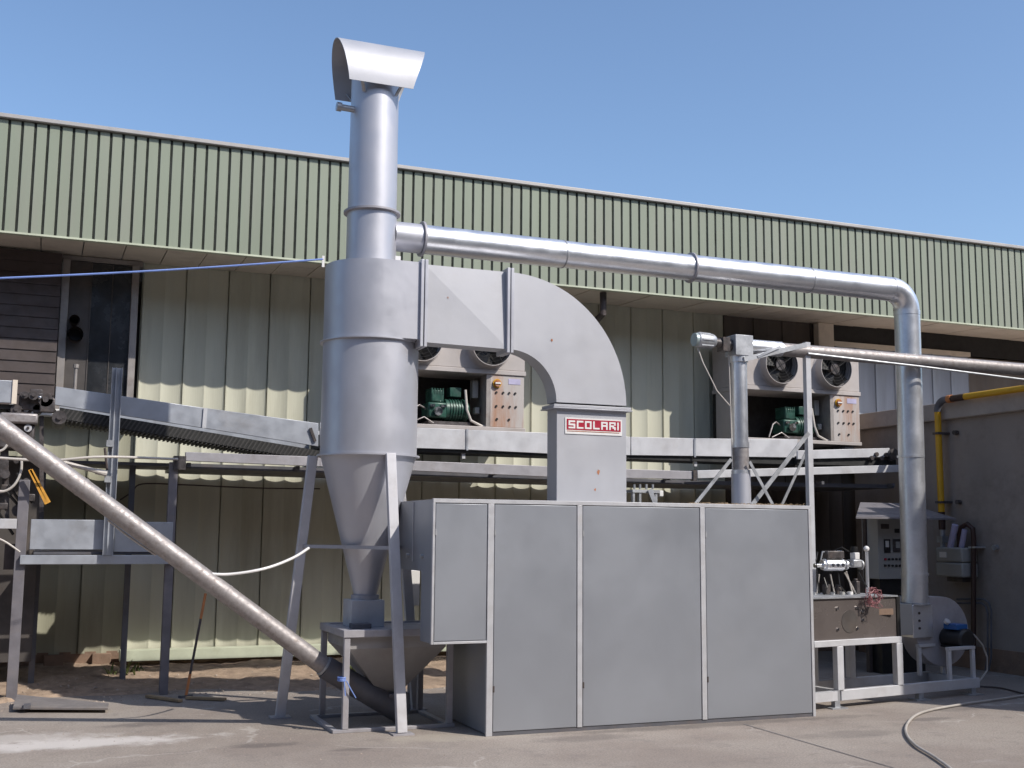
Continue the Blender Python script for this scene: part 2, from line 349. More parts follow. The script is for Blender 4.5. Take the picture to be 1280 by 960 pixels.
# window bay at the left end
a = at(0, 480, Y=WY).x
def wbox(px0, py0, px1, py1, y0, y1, name, mt, parent=None, bevel=.004):
    xa, za = xz(px0, py1, y0); xb, zb = xz(px1, py0, y0)
    return MB().box(xa, xb, y0, y1, za, zb).build(name, mt, parent or wh, bevel=bevel)
zs, zt = 2.98, 4.72
fr = MB()
for p0, p1 in ((74, 84), (162, 171)): fr.box(at(p0,400,Y=13.88).x, at(p1,400,Y=13.88).x, 13.80, 14.02, zs, zt-.031)
fr.box(X0, .95, 13.87, 14.0, zt-.03, 4.752); win = fr.build('window_frame', M['mullion'], wh, bevel=.006)
MB().box(X0, .95, 13.8, 14.0, 2.90, 2.98).build('window_sill', M['white'], wh, bevel=.006)
xm = at(79, 400, Y=13.9).x
for i in range(14):                                               # slatted shutter
    z = zs+.01+i*.124
    MB().add([(X0,13.70,z),(xm-.05,13.70,z),(xm-.05,13.712,z+.1232),(X0,13.712,z+.1232),(X0,13.74,z),(xm-.05,13.74,z),(xm-.05,13.74,z+.1232),(X0,13.74,z+.1232)],
             [(0,1,2,3),(7,6,5,4),(0,4,5,1),(1,5,6,2),(2,6,7,3),(3,7,4,0)]).build('shutter_slat', M['slat'], wh)
x1_, x2_, x3_, x4_ = [at(p, 400, Y=13.95).x for p in (84, 111, 138, 163)]
MB().box(x1_, x2_, 13.84, 13.86, zs, zt-.04).build('infill_panel', M['grime'], wh)
MB().box(x2_+.012, x3_-.006, 13.85, 13.86, zs, zt-.04).build('window_pane', M['glass'], wh)
MB().box(x3_+.006, x4_, 13.85, 13.86, zs, zt-.04).build('window_pane', M['glass'], wh)
MB().box(x2_-.002, x2_+.011, 13.83, 13.87, zs, zt-.04).build('glazing_bar', M['grime'], wh)
MB().box(x3_-.005, x3_+.005, 13.842, 13.87, zs, zt-.04).build('glazing_bar', M['grime'], wh)
for px, py, r in ((93, 400, .055), (94, 418, .085)):
    c = at(px, py, Y=13.75)
    v = MB().tube([(c.x, 13.84, c.z), (c.x, 13.65, c.z-.01)], r, 20, caps=False).tube([(c.x, 13.65, c.z-.01), (c.x, 13.84, c.z)], r*.88, 20, caps=False).build('vent_pipe', M['slat'], wh)
    MB().cyl((c.x, 13.838, c.z), (c.x, 13.82, c.z), r*.87).build('vent_opening', M['black'], v)
# foot of the wall
MB().box(.9, 8.8, 13.82, 13.97, .19, .315).build('base_sill', M['sill'], wh, bevel=.006)
MB().box(X0, 19, 14.06, 14.2, -.05, .29).build('plinth', M['plinth'], wh)
for xx in (.12, .62): MB().box(xx, xx+.2, 13.98, 14.06, -.02, .27).build('brick_pier', M['plinth'], wh, bevel=.005)
# brown downpipe under the eaves
c = at(754, 360, Y=13.1); MB().tube([(c.x, 13.1, 4.72), (c.x, 13.1, 4.45), (c.x-.03, 13.5, 4.3), (c.x-.03, 13.9, 4.0), (c.x-.03, 13.9, 3.0)], .045, 10).build('downpipe', M['slat'], wh)

# ================================================================== ADDED HALLS (out of view, put in to cut the fill light)
oh = thing('fill_block_hall', 'long dark brown hall added behind the viewer to cut fill light', 'building', (5, -8, 0))
MB().box(-60, 70, -30, -7, 0, 10.2).build('wall', M['hall'], oh)
MB().box(-60.3, 70.3, -30.3, -6.7, 10.2, 10.6).build('roof_edge', M['cap'], oh)
for i in range(11):
    MB().box(-50+i*11, -46+i*11, -6.995, -6.9, 0, 4.2).build('roller_door', M['frame_dark'], oh)
lh_ = thing('side_fill_block', 'dark hall added out of view on the left to cut fill light', 'building', (-14, 4, 0))  # second unseen block, added to cut fill from the left
MB().box(-30, -11, -4.6, 9, 0, 8).build('wall', M['hall'], lh_)

# ================================================================== CONCRETE SHED at the right
sh = thing('concrete_shed', 'low flat roofed concrete shed along the right edge with pale coping', 'building', (11, 11, 0))
MB().box(11, 18, 8.2, 13.84, 0, 3.17).build('wall', M['concrete'], sh)
MB().box(10.93, 18.1, 8.1, 13.86, 3.17, 3.40).build('coping', M['coping'], sh, bevel=.015)
MB().box(11.3, 18, 5.45, 7.6, 3.401, 5.8).build('unseen_storey', M['concrete'], sh)  # unseen block, sized so its shadow falls on the far right
MB().box(11.3, 18, 7.602, 9.3, 3.401, 4.92).build('unseen_storey', M['concrete'], sh)  # unseen lower step, keeps the screw conveyor lit and the control cabinet shaded
MB().box(11.3, 18, 5.45, 8.09, 0, 3.4).build('front_storey', M['concrete'], sh)
MB().box(10.985, 11, 8.19, 13.84, 0, .28).build('plinth', M['plinth'], sh)

# ================================================================== CYCLONE TOWER
CX, CY, CR, SR = 2.72, 10.2, .435, .23
cy = thing('cyclone_separator', 'tall silver cyclone dust separator with conical bottom, chimney and splayed legs', 'dust separator', (CX, CY, 0))
zf = lambda py, y, px=457: at(px, py, Y=y).z
zt_, zr, zb = zf(321, 9.765), zf(419, 9.765), zf(566, 9.765)
zc = zf(745, 10.08); zk = zf(684, 10.0)
IX, IY = 3.055, 9.985
ang0 = math.asin((IY-CY)/CR)
outl = [(CX, CY-CR)]
for i in range(1, 57):
    a_ = -math.pi/2-(2*math.pi-(math.pi/2+ang0))*i/56; outl.append((CX+CR*math.cos(a_), CY+CR*math.sin(a_)))
outl += [(IX, IY), (IX, CY-CR)]
MB().prism(outl, 'z', zr, zt_).build('scroll_inlet', M['silver'], cy)
MB().lathe((CX, CY), [(CR, zb), (CR, zr-.002)], 64).build('body', M['silver'], cy)
MB().lathe((CX, CY), [(.100, zc), (.105, zc+.02), (CR-.004, zb)], 64).build('cone', M['silver'], cy)
def ring(c, r0, r1, z0, z1, name, mt, par): return MB().lathe(c, [(r0, z0), (r1, z0), (r1, z1), (r0, z1)], 64).build(name, mt, par)
ring((CX,CY), CR-.01, CR+.03, zr-.012, zr, 'collar', M['silver'], cy)
ring((CX,CY), CR-.01, CR+.028, zb-.012, zb+.004, 'collar', M['silver'], cy)
ring((CX,CY), .09, .125, zc-.035, zc+.005, 'outlet_flange', M['frame'], cy)
st_x = 2.70; zs1, zs2, zs3 = zf(318, 9.97), zf(258, 9.97), zf(107, 9.97, 468)
MB().lathe((st_x, CY), [(SR, zt_), (SR, zs2)], 48).build('chimney', M['silver'], cy)
MB().lathe((st_x, CY), [(SR-.004, zs2), (SR-.008, zs3+.14)], 48).build('chimney', M['silver'], cy)
ring((st_x,CY), SR-.01, SR+.033, zs2-.006, zs2+.012, 'collar', M['frame'], cy)
ring((st_x,CY), SR-.01, SR+.033, zt_, zt_+.018, 'collar', M['frame'], cy)
# rain hood: arched sheet open at both ends
hd = MB(); NH = 28; zl = 5.735; top = 6.21
def hood_pt(t, s, off):
    a_ = -R(97)+R(194)*t; yy = CY+(.275+off)*math.sin(a_); q = (math.cos(a_)-math.cos(R(97)))/(1-math.cos(R(97)))
    z = zl+(top-zl+off)*q**.9
    xl = 2.385-.085*q; xr = 2.99+.168*q
    return (xl if s == 0 else xr, yy, z)
for off in (0, .006):
    for i in range(NH+1): hd.v += [hood_pt(i/NH, 0, off), hood_pt(i/NH, 1, off)]
B_ = 2*(NH+1)
for i in range(NH):
    hd.f += [(2*i, 2*i+1, 2*i+3, 2*i+2), (B_+2*i, B_+2*i+2, B_+2*i+3, B_+2*i+1), (2*i, 2*i+2, B_+2*i+2, B_+2*i), (2*i+1, B_+2*i+1, B_+2*i+3, 2*i+3)]
hd.f += [(0, B_, B_+1, 1), (B_-2, B_-1, 2*B_-1, 2*B_-2)]
hood = hd.build('rain_hood', M['silver_side'], cy)
for sx in (-1, 1):
    for sy in (-1, 1):
        MB().bar((st_x+sx*.15, CY+sy*.18, zs3-.05), (st_x+sx*.2, CY+sy*.262, zl+.06), .03, .008).build('hood_bracket', M['galv_dull'], cy)
p = at(436, 136, Y=10.15); MB().cyl((st_x-.2, 10.15, p.z), (st_x-.36, 10.15, p.z+.005), .03).cyl((st_x-.33, 10.15, p.z+.005), (st_x-.375, 10.15, p.z+.007), .042).build('sensor_stub', M['galv_dull'], cy)
p = at(497, 320, Y=9.9); MB().box(p.x-.02, p.x+.03, 9.9, 9.912, zt_, zt_+.07).build('lifting_lug', M['white'], cy)
# legs
feet = [(at(502, 918, Z=0)), (at(350, 897, Z=0)), Vector((3.36, 10.66, 0))]
tops = [Vector((CX+.13, CY-CR-.02, zb)), Vector((CX-.40, CY+.22, zb)), Vector((CX+.36, CY+.27, zb))]
tops[0].x = at(488, 566, Y=9.745).x; tops[1].x = at(391, 572, Y=10.42).x
for f_, t_ in zip(feet, tops):
    lg = MB().bar(t_, f_+Vector((0,0,.012)), .085, .06, up=(0,1,0)).build('leg', M['leg'], cy, bevel=.004)
    MB().box(f_.x-.09, f_.x+.09, f_.y-.07, f_.y+.07, 0, .012).build('foot_plate', M['frame'], lg)
def on_leg(i, z): a_ = feet[i]; b_ = tops[i]; return a_+(b_-a_)*(z/b_.z)
for i, j in ((0,1),(1,2),(2,0)):
    MB().bar(on_leg(i, zk), on_leg(j, zk), .03, .03).build('tie_bar', M['frame'], cy)
tag_ = None

# ================================================================== CURVED DUCT with the maker's plate
dk = thing('curved_duct', 'wide silver rectangular duct bending down into cabinet with red lettered plate', 'duct', (4.6, 9.9, 1.9))
DY0, DY1 = 9.768, 9.985
z0, z1 = zr+.0, zf(328, 9.77, 530)
dx0, dx1 = 3.085, 3.905
zT, zB = 4.055, 3.325
def slab(poly, y0=DY0, y1=DY1): return MB().prism(poly, 'y', y0, y1)
tr = MB(); TL, TRc, BR, BL = (dx0, DY0, zT-.01), (dx1, DY0+.028, zT), (dx1, DY0, zB), (dx0, DY0, zB+.01)
tr.add([TL, TRc, BR, BL, (dx0, DY1, zT-.01), (dx1, DY1, zT), (dx1, DY1, zB), (dx0, DY1, zB+.01)],
       [(0,2,1),(0,3,2),(4,5,6,7),(0,1,5,4),(2,3,7,6),(3,0,4,7),(1,2,6,5)])
o = tr.build('transition_section', M['silver_side'], dk, fix=True)
for p_ in o.data.polygons: p_.use_smooth = False
def fl_v(x, nm='flange'):
    return MB().box(x-.034, x-.006, DY0-.03, DY1+.03, zB-.035, zT+.03).box(x+.003, x+.031, DY0-.03, DY1+.03, zB-.035, zT+.03).build(nm, M['silver'], dk, bevel=.003)
fl_v(dx0-.006); fl_v(dx1+.008)
ec, Ri, Ro = (3.925, 2.86), .465, 1.195
arc = [(ec[0]+Ro*math.cos(R(90-i*90/28)), ec[1]+Ro*math.sin(R(90-i*90/28))) for i in range(29)]
arc += [(ec[0]+Ri*math.cos(R(i*90/28)), ec[1]+Ri*math.sin(R(i*90/28))) for i in range(29)]
el_ = MB(); nA = 29
fo = [(*arc[i],) for i in range(nA)]; fi = [arc[2*nA-1-i] for i in range(nA)]
el_.v = [(u, DY0+.022*max(0, 1-i/9), v) for i, (u, v) in enumerate(fo)]+[(u, DY0, v) for u, v in fi]+[(u, DY1, v) for u, v in fo]+[(u, DY1, v) for u, v in fi]
for i in range(nA-1):
    el_.f += [(i, i+nA, i+nA+1, i+1), (i+2*nA, i+2*nA+1, i+3*nA+1, i+3*nA), (i, i+1, i+1+2*nA, i+2*nA), (i+nA, i+3*nA, i+3*nA+1, i+nA+1)]
el_.build('elbow', M['silver_side'], dk)
vx0, vx1 = ec[0]+Ri, ec[0]+Ro
for px_m, py_m, r_m in ((748,590,.02),(560,372,.008),(690,425,.012),(744,612,.012)):
    pm0 = at(px_m, py_m, Y=DY0-.0035)
    MB().add([(pm0.x,pm0.y,pm0.z)]+[(pm0.x+r_m*random.uniform(.5,1)*math.cos(i*.6283), pm0.y, pm0.z+r_m*1.5*random.uniform(.5,1)*math.sin(i*.6283)) for i in range(10)], [(0, 1+(i+1)%10, 1+i) for i in range(10)]).build('rust_fleck', M['rust'], dk, fix=False)
MB().prism([(vx0-.05, DY0-.045),(vx1+.045, DY0-.045),(vx1+.045, DY1+.045),(vx0-.05, DY1+.045)], 'z', 2.80, 2.812).box(vx0-.04, vx1+.035, DY0-.035, DY1+.035, 2.815, 2.84).build('flange', M['silver_side'], dk, bevel=.003)
MB().box(vx0+.003, vx1-.003, DY0-.002, DY1, 1.90, 2.80).build('vertical_section', M['silver_side'], dk, bevel=.003)
sx0, sz1 = xz(706.5, 521.5, 9.76); sx1, sz0 = xz(777.5, 545, 9.76)
sign = MB().box(sx0, sx1, 9.759, 9.7655, sz0, sz1).build('sign_plate', M['white'], dk)
sw = sx1-sx0; shh = sz1-sz0
rz0, rz1 = sz0+shh*.25, sz1-shh*.09
MB().box(sx0+sw*.025, sx1-sw*.025, 9.757, 9.7589, rz0, rz1).build('red_field', M['red'], sign)
MB().box(sx0+sw*.03, sx1-sw*.05, 9.757, 9.7589, sz0+shh*.15, sz0+shh*.19).build('small_print_line', M['rust'], sign)
GL = {'S': ['xxxx','x...','xxxx','...x','xxxx'], 'C': ['xxxx','x...','x...','x...','xxxx'], 'O': ['xxxx','x..x','x..x','x..x','xxxx'],
      'L': ['x...','x...','x...','x...','xxxx'], 'A': ['xxxx','x..x','xxxx','x..x','x..x'], 'R': ['xxxx','x..x','xxx.','x.xx','x..x'], 'I': ['x','x','x','x','x']}
lx = sx0+sw*.055; lh = (rz1-rz0)*.74; lz = rz0+(rz1-rz0)*.13; cw = (sw*.885)/(6*4+1+6*.95)
for ch in 'SCOLARI':
    g = GL[ch]; b = MB()
    for r_i, row in enumerate(g):
        c_i = 0
        while c_i < len(row):
            if row[c_i] == 'x':
                e = c_i
                while e < len(row) and row[e] == 'x': e += 1
                b.box(lx+c_i*cw, lx+e*cw, 9.7553-(r_i%2)*.0003, 9.757, lz+lh*(4-r_i)/5-(.0015 if r_i < 4 else 0), lz+lh*(5-r_i)/5); c_i = e
            else: c_i += 1
    b.build('letter', M['white'], sign, smooth=False); lx += cw*(len(g[0])+.95)

# ================================================================== CABINET
AY, AB = 9.08, 10.08; AT = 1.925; AX = [2.978, 3.461, 4.308, 5.527, 6.704]; OZ = .748
cb = thing('machine_cabinet', 'big grey sheet metal machine cabinet with four flat panels and left overhang', 'cabinet', (5, 9.6, 0))
MB().box(AX[1]+.02, AX[4]-.004, AY+.02, AB, .01, AT-.006).build('casing', M['panel'], cb)
zn = at(510, 712, X=AX[0]).z; yn = at(526, 712, X=AX[0]).y
MB().box(AX[0]+.004, AX[1]+.019, yn, AB, zn, AT-.006).build('rear_overhang_casing', M['panel'], cb)
MB().box(AX[0]+.004, AX[1]+.019, AY+.02, yn-.001, OZ+.006, AT-.006).build('overhang_casing', M['panel'], cb)
pz = .052
def frame_bar(x0, x1, z0, z1): MB().box(x0, x1, AY, AY+.03, z0, z1).build('frame_strip', M['trim'], cb, bevel=.002)
frame_bar(AX[0], AX[4], AT-.034, AT)
frame_bar(AX[0], AX[0]+.02, OZ, AT-.0345); frame_bar(AX[0]+.0205, AX[1]-.0005, OZ, OZ+.02)
frame_bar(AX[1], AX[1]+.055, .0, AT-.0345)
frame_bar(AX[2]-.025, AX[2]+.022, .03, AT-.0345); frame_bar(AX[3]-.025, AX[3]+.024, .03, AT-.0345); frame_bar(AX[4]-.03, AX[4], .0, AT-.0345)
MB().box(AX[1]+.057, AX[4]-.032, AY+.008, AY+.03, .0, .028).build('kick_strip', M['frame_dark'], cb)
for x0, x1, zz in ((AX[0]+.026, AX[1]-.008, OZ+.026), (AX[1]+.062, AX[2]-.031, .034), (AX[2]+.030, AX[3]-.032, .034), (AX[3]+.031, AX[4]-.036, .034)):
    o = MB().box(x0, x1, AY+.004, AY+.03, zz, AT-.041).build('door_panel', M['panel'], cb, bevel=.003)
    for zq in (.35, AT-.3):
        if zq > zz: MB().box(x0-.005, x0+.008, AY-.004, AY+.004, zq, zq+.05).build('hinge', M['slat'] if zq < 1 and x0 > 3.5 else M['galv_dull'], o)
for yy in (9.35, 9.75): MB().cyl((AX[0]+.004, yy, 1.45), (AX[0]-.02, yy, 1.45), .018, n=8).build('bolt', M['galv_dull'], cb)
MB().box(AX[0]-.004, AX[0]+.003, 9.62, 9.635, 1.4, AT-.02).build('side_seam', M['trim'], cb)
p = at(517, 740, Y=10.7); jb = thing('sun_patch_box', 'small white box on a thin post standing in for a sunlit patch beside cabinet', 'box', (p.x, 10.75, 0))  # white box put in where a patch of sunlight shows
MB().box(p.x-.07, p.x+.06, 10.7, 10.8, at(517,757,Y=10.7).z, at(517,713,Y=10.7).z).build('casing', M['white'], jb, bevel=.004); MB().box(p.x-.02, p.x+.02, 10.74, 10.78, 0, at(517,757,Y=10.7).z).build('post', M['frame'], jb)
# dusty straw lying on the top edge
dm = MB()
for i in range(420):
    x = random.uniform(5.5, 6.65); y = random.uniform(9.1, 9.6); a_ = random.uniform(0, 6.3); l = random.uniform(.01, .035)
    d = Vector((math.cos(a_), math.sin(a_)*.6, random.uniform(0, .5)))*l
    dm.bar((x, y, AT+.004+random.random()*.008), Vector((x, y, AT+.006))+d, .003, .003)
stuff(dm.build('chaff', M['wood'], fix=False, smooth=False))

# ================================================================== GALVANISED ROUND DUCT
gp = thing('round_duct', 'shiny galvanised round duct running from chimney to the right and down', 'duct', (8.85, 10.2, .55))
PZ, PR = 4.39, .137
def seg(x0, x1, r=PR, m=M['galv'], nm='pipe_section'): return MB().tube([(x0, 10.2, PZ), (x1, 10.2, PZ)], r, 40).build(nm, m, gp)
seg(2.9, 3.17, PR+.002, M['silver'])
ringx = lambda x, w=.02, rr=.03: MB().tube([(x-w/2, 10.2, PZ), (x+w/2, 10.2, PZ)], PR+rr, 40).build('collar', M['frame'], gp)
ringx(3.185)
xs = [3.2, 4.643, 6.1, 7.565, 8.66]
for i in range(4): seg(xs[i]+.002, xs[i+1]-.002, PR-(.003 if i%2 else 0))
for x_ in (4.643, 7.565): MB().tube([(x_-.006,10.2,PZ),(x_+.006,10.2,PZ)], PR+.004, 40).build('seam_band', M['galv_dull'], gp)
ringx(6.1, .018, .022)
er = .235; ex = 8.66
epts = [(ex+er*math.sin(R(i*90/12)), 10.2, PZ-er+er*math.cos(R(i*90/12))) for i in range(13)]
MB().tube(epts, PR, 40).build('elbow', M['galv'], gp)
vx = ex+er
zz = [PZ-er-.03, 2.5, 1.28, .98]
MB().tube([(vx,10.2,zz[0]+.03),(vx,10.2,zz[0]-.02)], PR+.006, 40).build('seam_band', M['galv'], gp)
for i, (za, zb_) in enumerate(((zz[0]-.02, 2.52), (2.52, 1.24), (1.24, .93))): MB().tube([(vx-.012*i,10.2,za-.002),(vx-.012*(i+1),10.2,zb_)], PR+.003-(.002*(i%2)), 40).build('pipe_section', M['galv'], gp)
for z_ in (2.52, 1.24): MB().tube([(vx-.02,10.2,z_-.012),(vx-.02,10.2,z_+.012)], PR+.009, 40).build('seam_band', M['galv'], gp)
bx = vx-.04
MB().tube([(bx,10.2,.915),(bx,10.2,.93)], PR+.03, 40).build('collar', M['galv_dull'], gp)
MB().box(bx-.135, bx+.135, 10.08, 10.34, .57, .912).build('inlet_box', M['galv'], gp, bevel=.004)
for z_ in (.83, .75, .67): MB().cyl((bx-.05,10.08,z_), (bx-.05,10.07,z_), .014, n=8).build('bolt', M['machinery'], gp)

# ================================================================== HOPPER STAND
hx0, hx1, hy0, hy1, hz = 2.40, 3.36, 9.62, 10.5, zf(788, 9.62, 433)
hs = thing('hopper_stand', 'grey square hopper on four thin legs beneath the cyclone', 'hopper', (2.88, 10.05, 0))
for lx_, ly_ in ((hx0, hy0), (hx1-.05, hy0), (hx0, hy1-.05), (hx1-.05, hy1-.05)):
    MB().box(lx_, lx_+.05, ly_, ly_+.05, .03, hz-.062).build('leg', M['frame'], hs, bevel=.003)
MB().box(hx0-.01, hx1+.01, hy0-.01, hy0+.05, hz-.06, hz).box(hx0-.01, hx1+.01, hy1-.05, hy1+.01, hz-.06, hz).box(hx0-.01, hx0+.05, hy0+.052, hy1-.052, hz-.06, hz).box(hx1-.05, hx1+.01, hy0+.052, hy1-.052, hz-.06, hz).build('top_frame', M['frame'], hs, bevel=.003)
MB().box(hx0-.08, hx1+.02, hy0-.0, hy0+.05, 0, .028).box(hx0-.08, hx1+.02, hy1-.05, hy1, 0, .028).box(hx0-.08, hx0-.03, hy0+.052, hy1-.052, 0, .028).box(hx1-.05, hx1, hy0+.052, hy1-.052, 0, .028).build('base_frame', M['frame'], hs, bevel=.003)
hcx, hcy = (hx0+hx1)/2+.02, (hy0+hy1)/2
def rect(x0, x1, y0, y1, z): return [(x0,y0,z),(x1,y0,z),(x1,y1,z),(x0,y1,z)]
hp = MB()
lv = rect(hx0+.052, hx1-.052, hy0+.052, hy1-.052, hz-.03)+rect(hx0+.052, hx1-.052, hy0+.052, hy1-.052, hz-.16)+rect(hcx-.06, hcx+.06, hcy-.06, hcy+.06, .22)
hp.add(lv, [(i+4*l, (i+1)%4+4*l, (i+1)%4+4*l+4, i+4*l+4) for l in range(2) for i in range(4)]+[(8,9,10,11)])
hp.build('hopper', M['hopper'], hs)
MB().box(hx0+.05, hx1-.05, hy0+.05, hy1-.05, hz-.02, hz-.012).build('cover_plate', M['frame'], hs)
MB().box(CX-.16, CX+.14, 10.05, 10.35, hz-.012, zc-.036).build('chute', M['conv_light'], hs, bevel=.003)
MB().box(CX-.19, CX-.02, 9.88, 10.0, hz-.011, hz+.03).build('slide_gate', M['frame_dark'], hs, bevel=.004)
b = MB()
p = at(434, 851, Y=9.6)
for k_ in range(3): b.tube([(hx0-.012+.03*math.cos(t), hy0+.02+.045*math.sin(t), p.z+.012*k_) for t in [i*2*math.pi/14 for i in range(15)]], .006, 6)
b.tube([(hx0+.02, hy0-.02, p.z), (hx0+.05, hy0-.035, p.z-.06), (hx0+.1, hy0-.03, p.z-.14)], .005, 6).tube([(hx0+.0, hy0-.02, p.z), (hx0+.01, hy0-.035, p.z-.12)], .005, 6)
tag(b.build('rope_knot', M['blue_rope']), 'short blue rope knotted round hopper stand leg', 'rope')

# ================================================================== INCLINED AUGER
ia = thing('inclined_auger', 'long worn steel auger tube sloping down from left edge into hopper', 'auger', (2.4, 9.95, .4))
pA = at(-60, 489, Y=9.98); pB = at(404, 832, Y=9.98); pC = at(505, 893, Y=9.98)
MB().tube([pA, pB], .077, 28).build('tube', M['steel'], ia)
for t_ in (.33, .72):
    q = pA+(pB-pA)*t_; d_ = (pB-pA).normalized()*.012; MB().tube([q-d_, q+d_], .080, 28).build('weld_band', M['steel'], ia)
MB().tube([pB, pB+(pB-pA).normalized()*.02], [.088,.088], 28).build('collar', M['galv_dull'], ia)
MB().tube([pB+(pB-pA).normalized()*.02, pC], .098, 24).build('inlet_trough', M['frame_dark'], ia)
MB().box(pC.x-.16, pC.x+.02, 9.9, 10.12, .1, .26).build('feed_box', M['frame_dark'], ia, bevel=.005)

# ================================================================== UPPER SCREW CONVEYOR behind the cabinet
ZA = 3.57; YA = 10.0
sc_ = thing('screw_conveyor', 'steel screw conveyor tube leading right from silver gear motor above cabinet', 'conveyor', (6.54, YA, 1.93))
MB().tube([(6.6, YA, ZA), (13.5, YA, ZA-.02)], .07, 24).build('tube', M['steel'], sc_)
MB().tube([(6.62, YA, ZA), (7.05, YA, ZA)], .078, 24).build('sleeve', M['galv'], sc_)
MB().box(6.44, 6.65, YA-.1, YA+.1, ZA-.11, ZA+.10).build('head_box', M['galv_dull'], sc_, bevel=.004)
mo = MB().tube([(6.02, YA, ZA+.03), (6.05, YA, ZA+.03), (6.06, YA, ZA+.03), (6.22, YA, ZA+.025), (6.25, YA, ZA+.025)], [.045, .075, .078, .075, .06], 24).build('motor', M['galv_dull'], sc_)
for k_ in range(8):
    a_ = k_*math.pi/4; MB().bar((6.07, YA+.078*math.cos(a_), ZA+.028+.078*math.sin(a_)), (6.21, YA+.076*math.cos(a_), ZA+.026+.076*math.sin(a_)), .012, .012).build('cooling_fin', M['galv_dull'], mo)
MB().tube([(6.012, YA, ZA+.03), (6.045, YA, ZA+.03)], .068, 20).build('fan_cover', mat('motor_cover', (.38,.45,.44), .4, .2), mo)
MB().tube([(6.25, YA, ZA+.02), (6.44, YA, ZA)], [.04, .065], 18).box(6.32, 6.40, YA-.06, YA+.06, ZA-.07, ZA+.07).build('coupling', M['machinery'], sc_)
MB().tube([(6.05,YA,ZA-.04),(6.1,YA-.02,ZA-.2),(6.26,YA-.02,ZA-.48),(6.42,YA,ZA-.62)], .007, 6).build('motor_cable', M['cable'], sc_)
MB().tube([(6.42,YA,ZA-.1),(6.45,YA,1.95)], .007, 6).build('motor_cable', M['cable'], sc_)
MB().tube([(6.54,YA,ZA-.17),(6.54,YA,ZA-.10)], .092, 28).build('collar', M['galv'], sc_)
zz2 = [zf(p_, 9.92, 925) for p_ in (552, 559, 587, 592)]
MB().tube([(6.54,YA,zz2[0]),(6.54,YA,ZA-.17)], .080, 28).build('drop_tube', M['galv'], sc_)
MB().tube([(6.54,YA,zz2[1]),(6.54,YA,zz2[0])], .089, 28).build('collar', M['galv'], sc_)
MB().tube([(6.54,YA,zz2[2]),(6.54,YA,zz2[1])], .083, 28).build('drop_tube', M['steel'], sc_)
MB().tube([(6.54,YA,zz2[3]),(6.54,YA,zz2[2])], .096, 28).build('collar', M['galv'], sc_)
MB().tube([(6.54,YA,1.86),(6.54,YA,zz2[3])], .098, 28).build('drop_tube', M['silver'], sc_)
MB().tube([at(1010,442,Y=9.93), at(1150,458,Y=9.93), at(1300,477,Y=9.93)], .012, 8).build('tie_rod', M['galv_dull'], sc_)

sf = thing('support_frame', 'pale angle iron support post with diagonal braces behind the cabinet', 'frame', (7.37, 10, 0))
px_ = 7.36
MB().angle((px_-.03, 9.95, 0), (px_-.03, 9.95, 3.66), .06, .007).build('post', M['conv_light'], sf)
def br(p, q, ya, yb, wd=.035, m='galv_dull'): MB().bar(at(*p, Y=ya), at(*q, Y=yb), wd, .008, up=(0,1,0)).build('brace', M[m], sf)
br((866,634),(914,574),9.9,9.9); br((937,577),(967,633),9.88,9.88,.03); br((938,634),(1011,541),9.95,9.95,.045); br((976,634),(1010,560),10.3,10.3,.03)
b0, b1 = at(930,449,Y=9.9), at(1008,431,Y=9.94)
MB().bar(b0, b1, .05, .012, up=(0,1,0)).build('arm', M['galv_dull'], sf); MB().bar(b0+Vector((0,.16,.02)), b1+Vector((0,.1,.0)), .04, .012, up=(0,1,0)).build('arm', M['galv_dull'], sf)
MB().bar(at(947,446,Y=9.9), at(975,433,Y=9.9), .025, .01, up=(0,1,0)).build('arm', M['galv'], sf)

# ================================================================== WALL CONVEYORS
VY = 12.5
def panel_strip(pts_top, pts_bot, y, th, name, mt, parent, bevel=.004):
    (a0, a1), (b0_, b1_) = pts_top, pts_bot
    q = [xz(*a0, y), xz(*a1, y), xz(*b1_, y), xz(*b0_, y)]
    return MB().prism(q, 'y', y, y+th).build(name, mt, parent, bevel=bevel)
c1_ = thing('inclined_belt_conveyor', 'sloping belt conveyor with pale grey side panels and dark ribbed belt left of the cyclone', 'conveyor', (1.3, 12.8, 2.9))
panel_strip(((70,483),(256,510)), ((68,506),(254,535)), VY, .03, 'side_panel', M['conv'], c1_)
panel_strip(((257,510),(398,529)), ((255,535),(398,558)), VY-.004, .03, 'side_panel', M['conv'], c1_)
MB().bar(at(257,510,Y=VY-.012), at(255,535,Y=VY-.012), .04, .012, up=(0,1,0)).build('joint_strip', M['conv_light'], c1_)
e0, e1 = at(75, 508, Y=VY+.02), at(400, 562, Y=VY+.02)
dn = Vector((0, 0, -1)); dv = e1-e0
bt = MB(); kk = .125
b4 = [e0+dn*.012, e1+dn*.012, e1+dn*kk, e0+dn*kk]
bt.add(b4+[v+Vector((0,.56,0)) for v in b4], [(0,1,2,3),(7,6,5,4),(0,4,5,1),(1,5,6,2),(2,6,7,3),(3,7,4,0)])
bt.build('belt', M['rubber'], c1_)
cl = MB(); nn = 62
for i in range(nn):
    p = e0+dv*((i+.5)/nn); cl.bar(p+Vector((.03,-.006,-.02)), p+Vector((-.03,-.006,-kk+.008)), .014, .014, up=(0,1,0)); cl.bar(p+Vector((-.03,.0,-kk-.006)), p+Vector((-.03,.55,-kk-.006)), .018, .014)
stuff(cl.build('belt_cleats', M['cleat'], c1_, smooth=False))
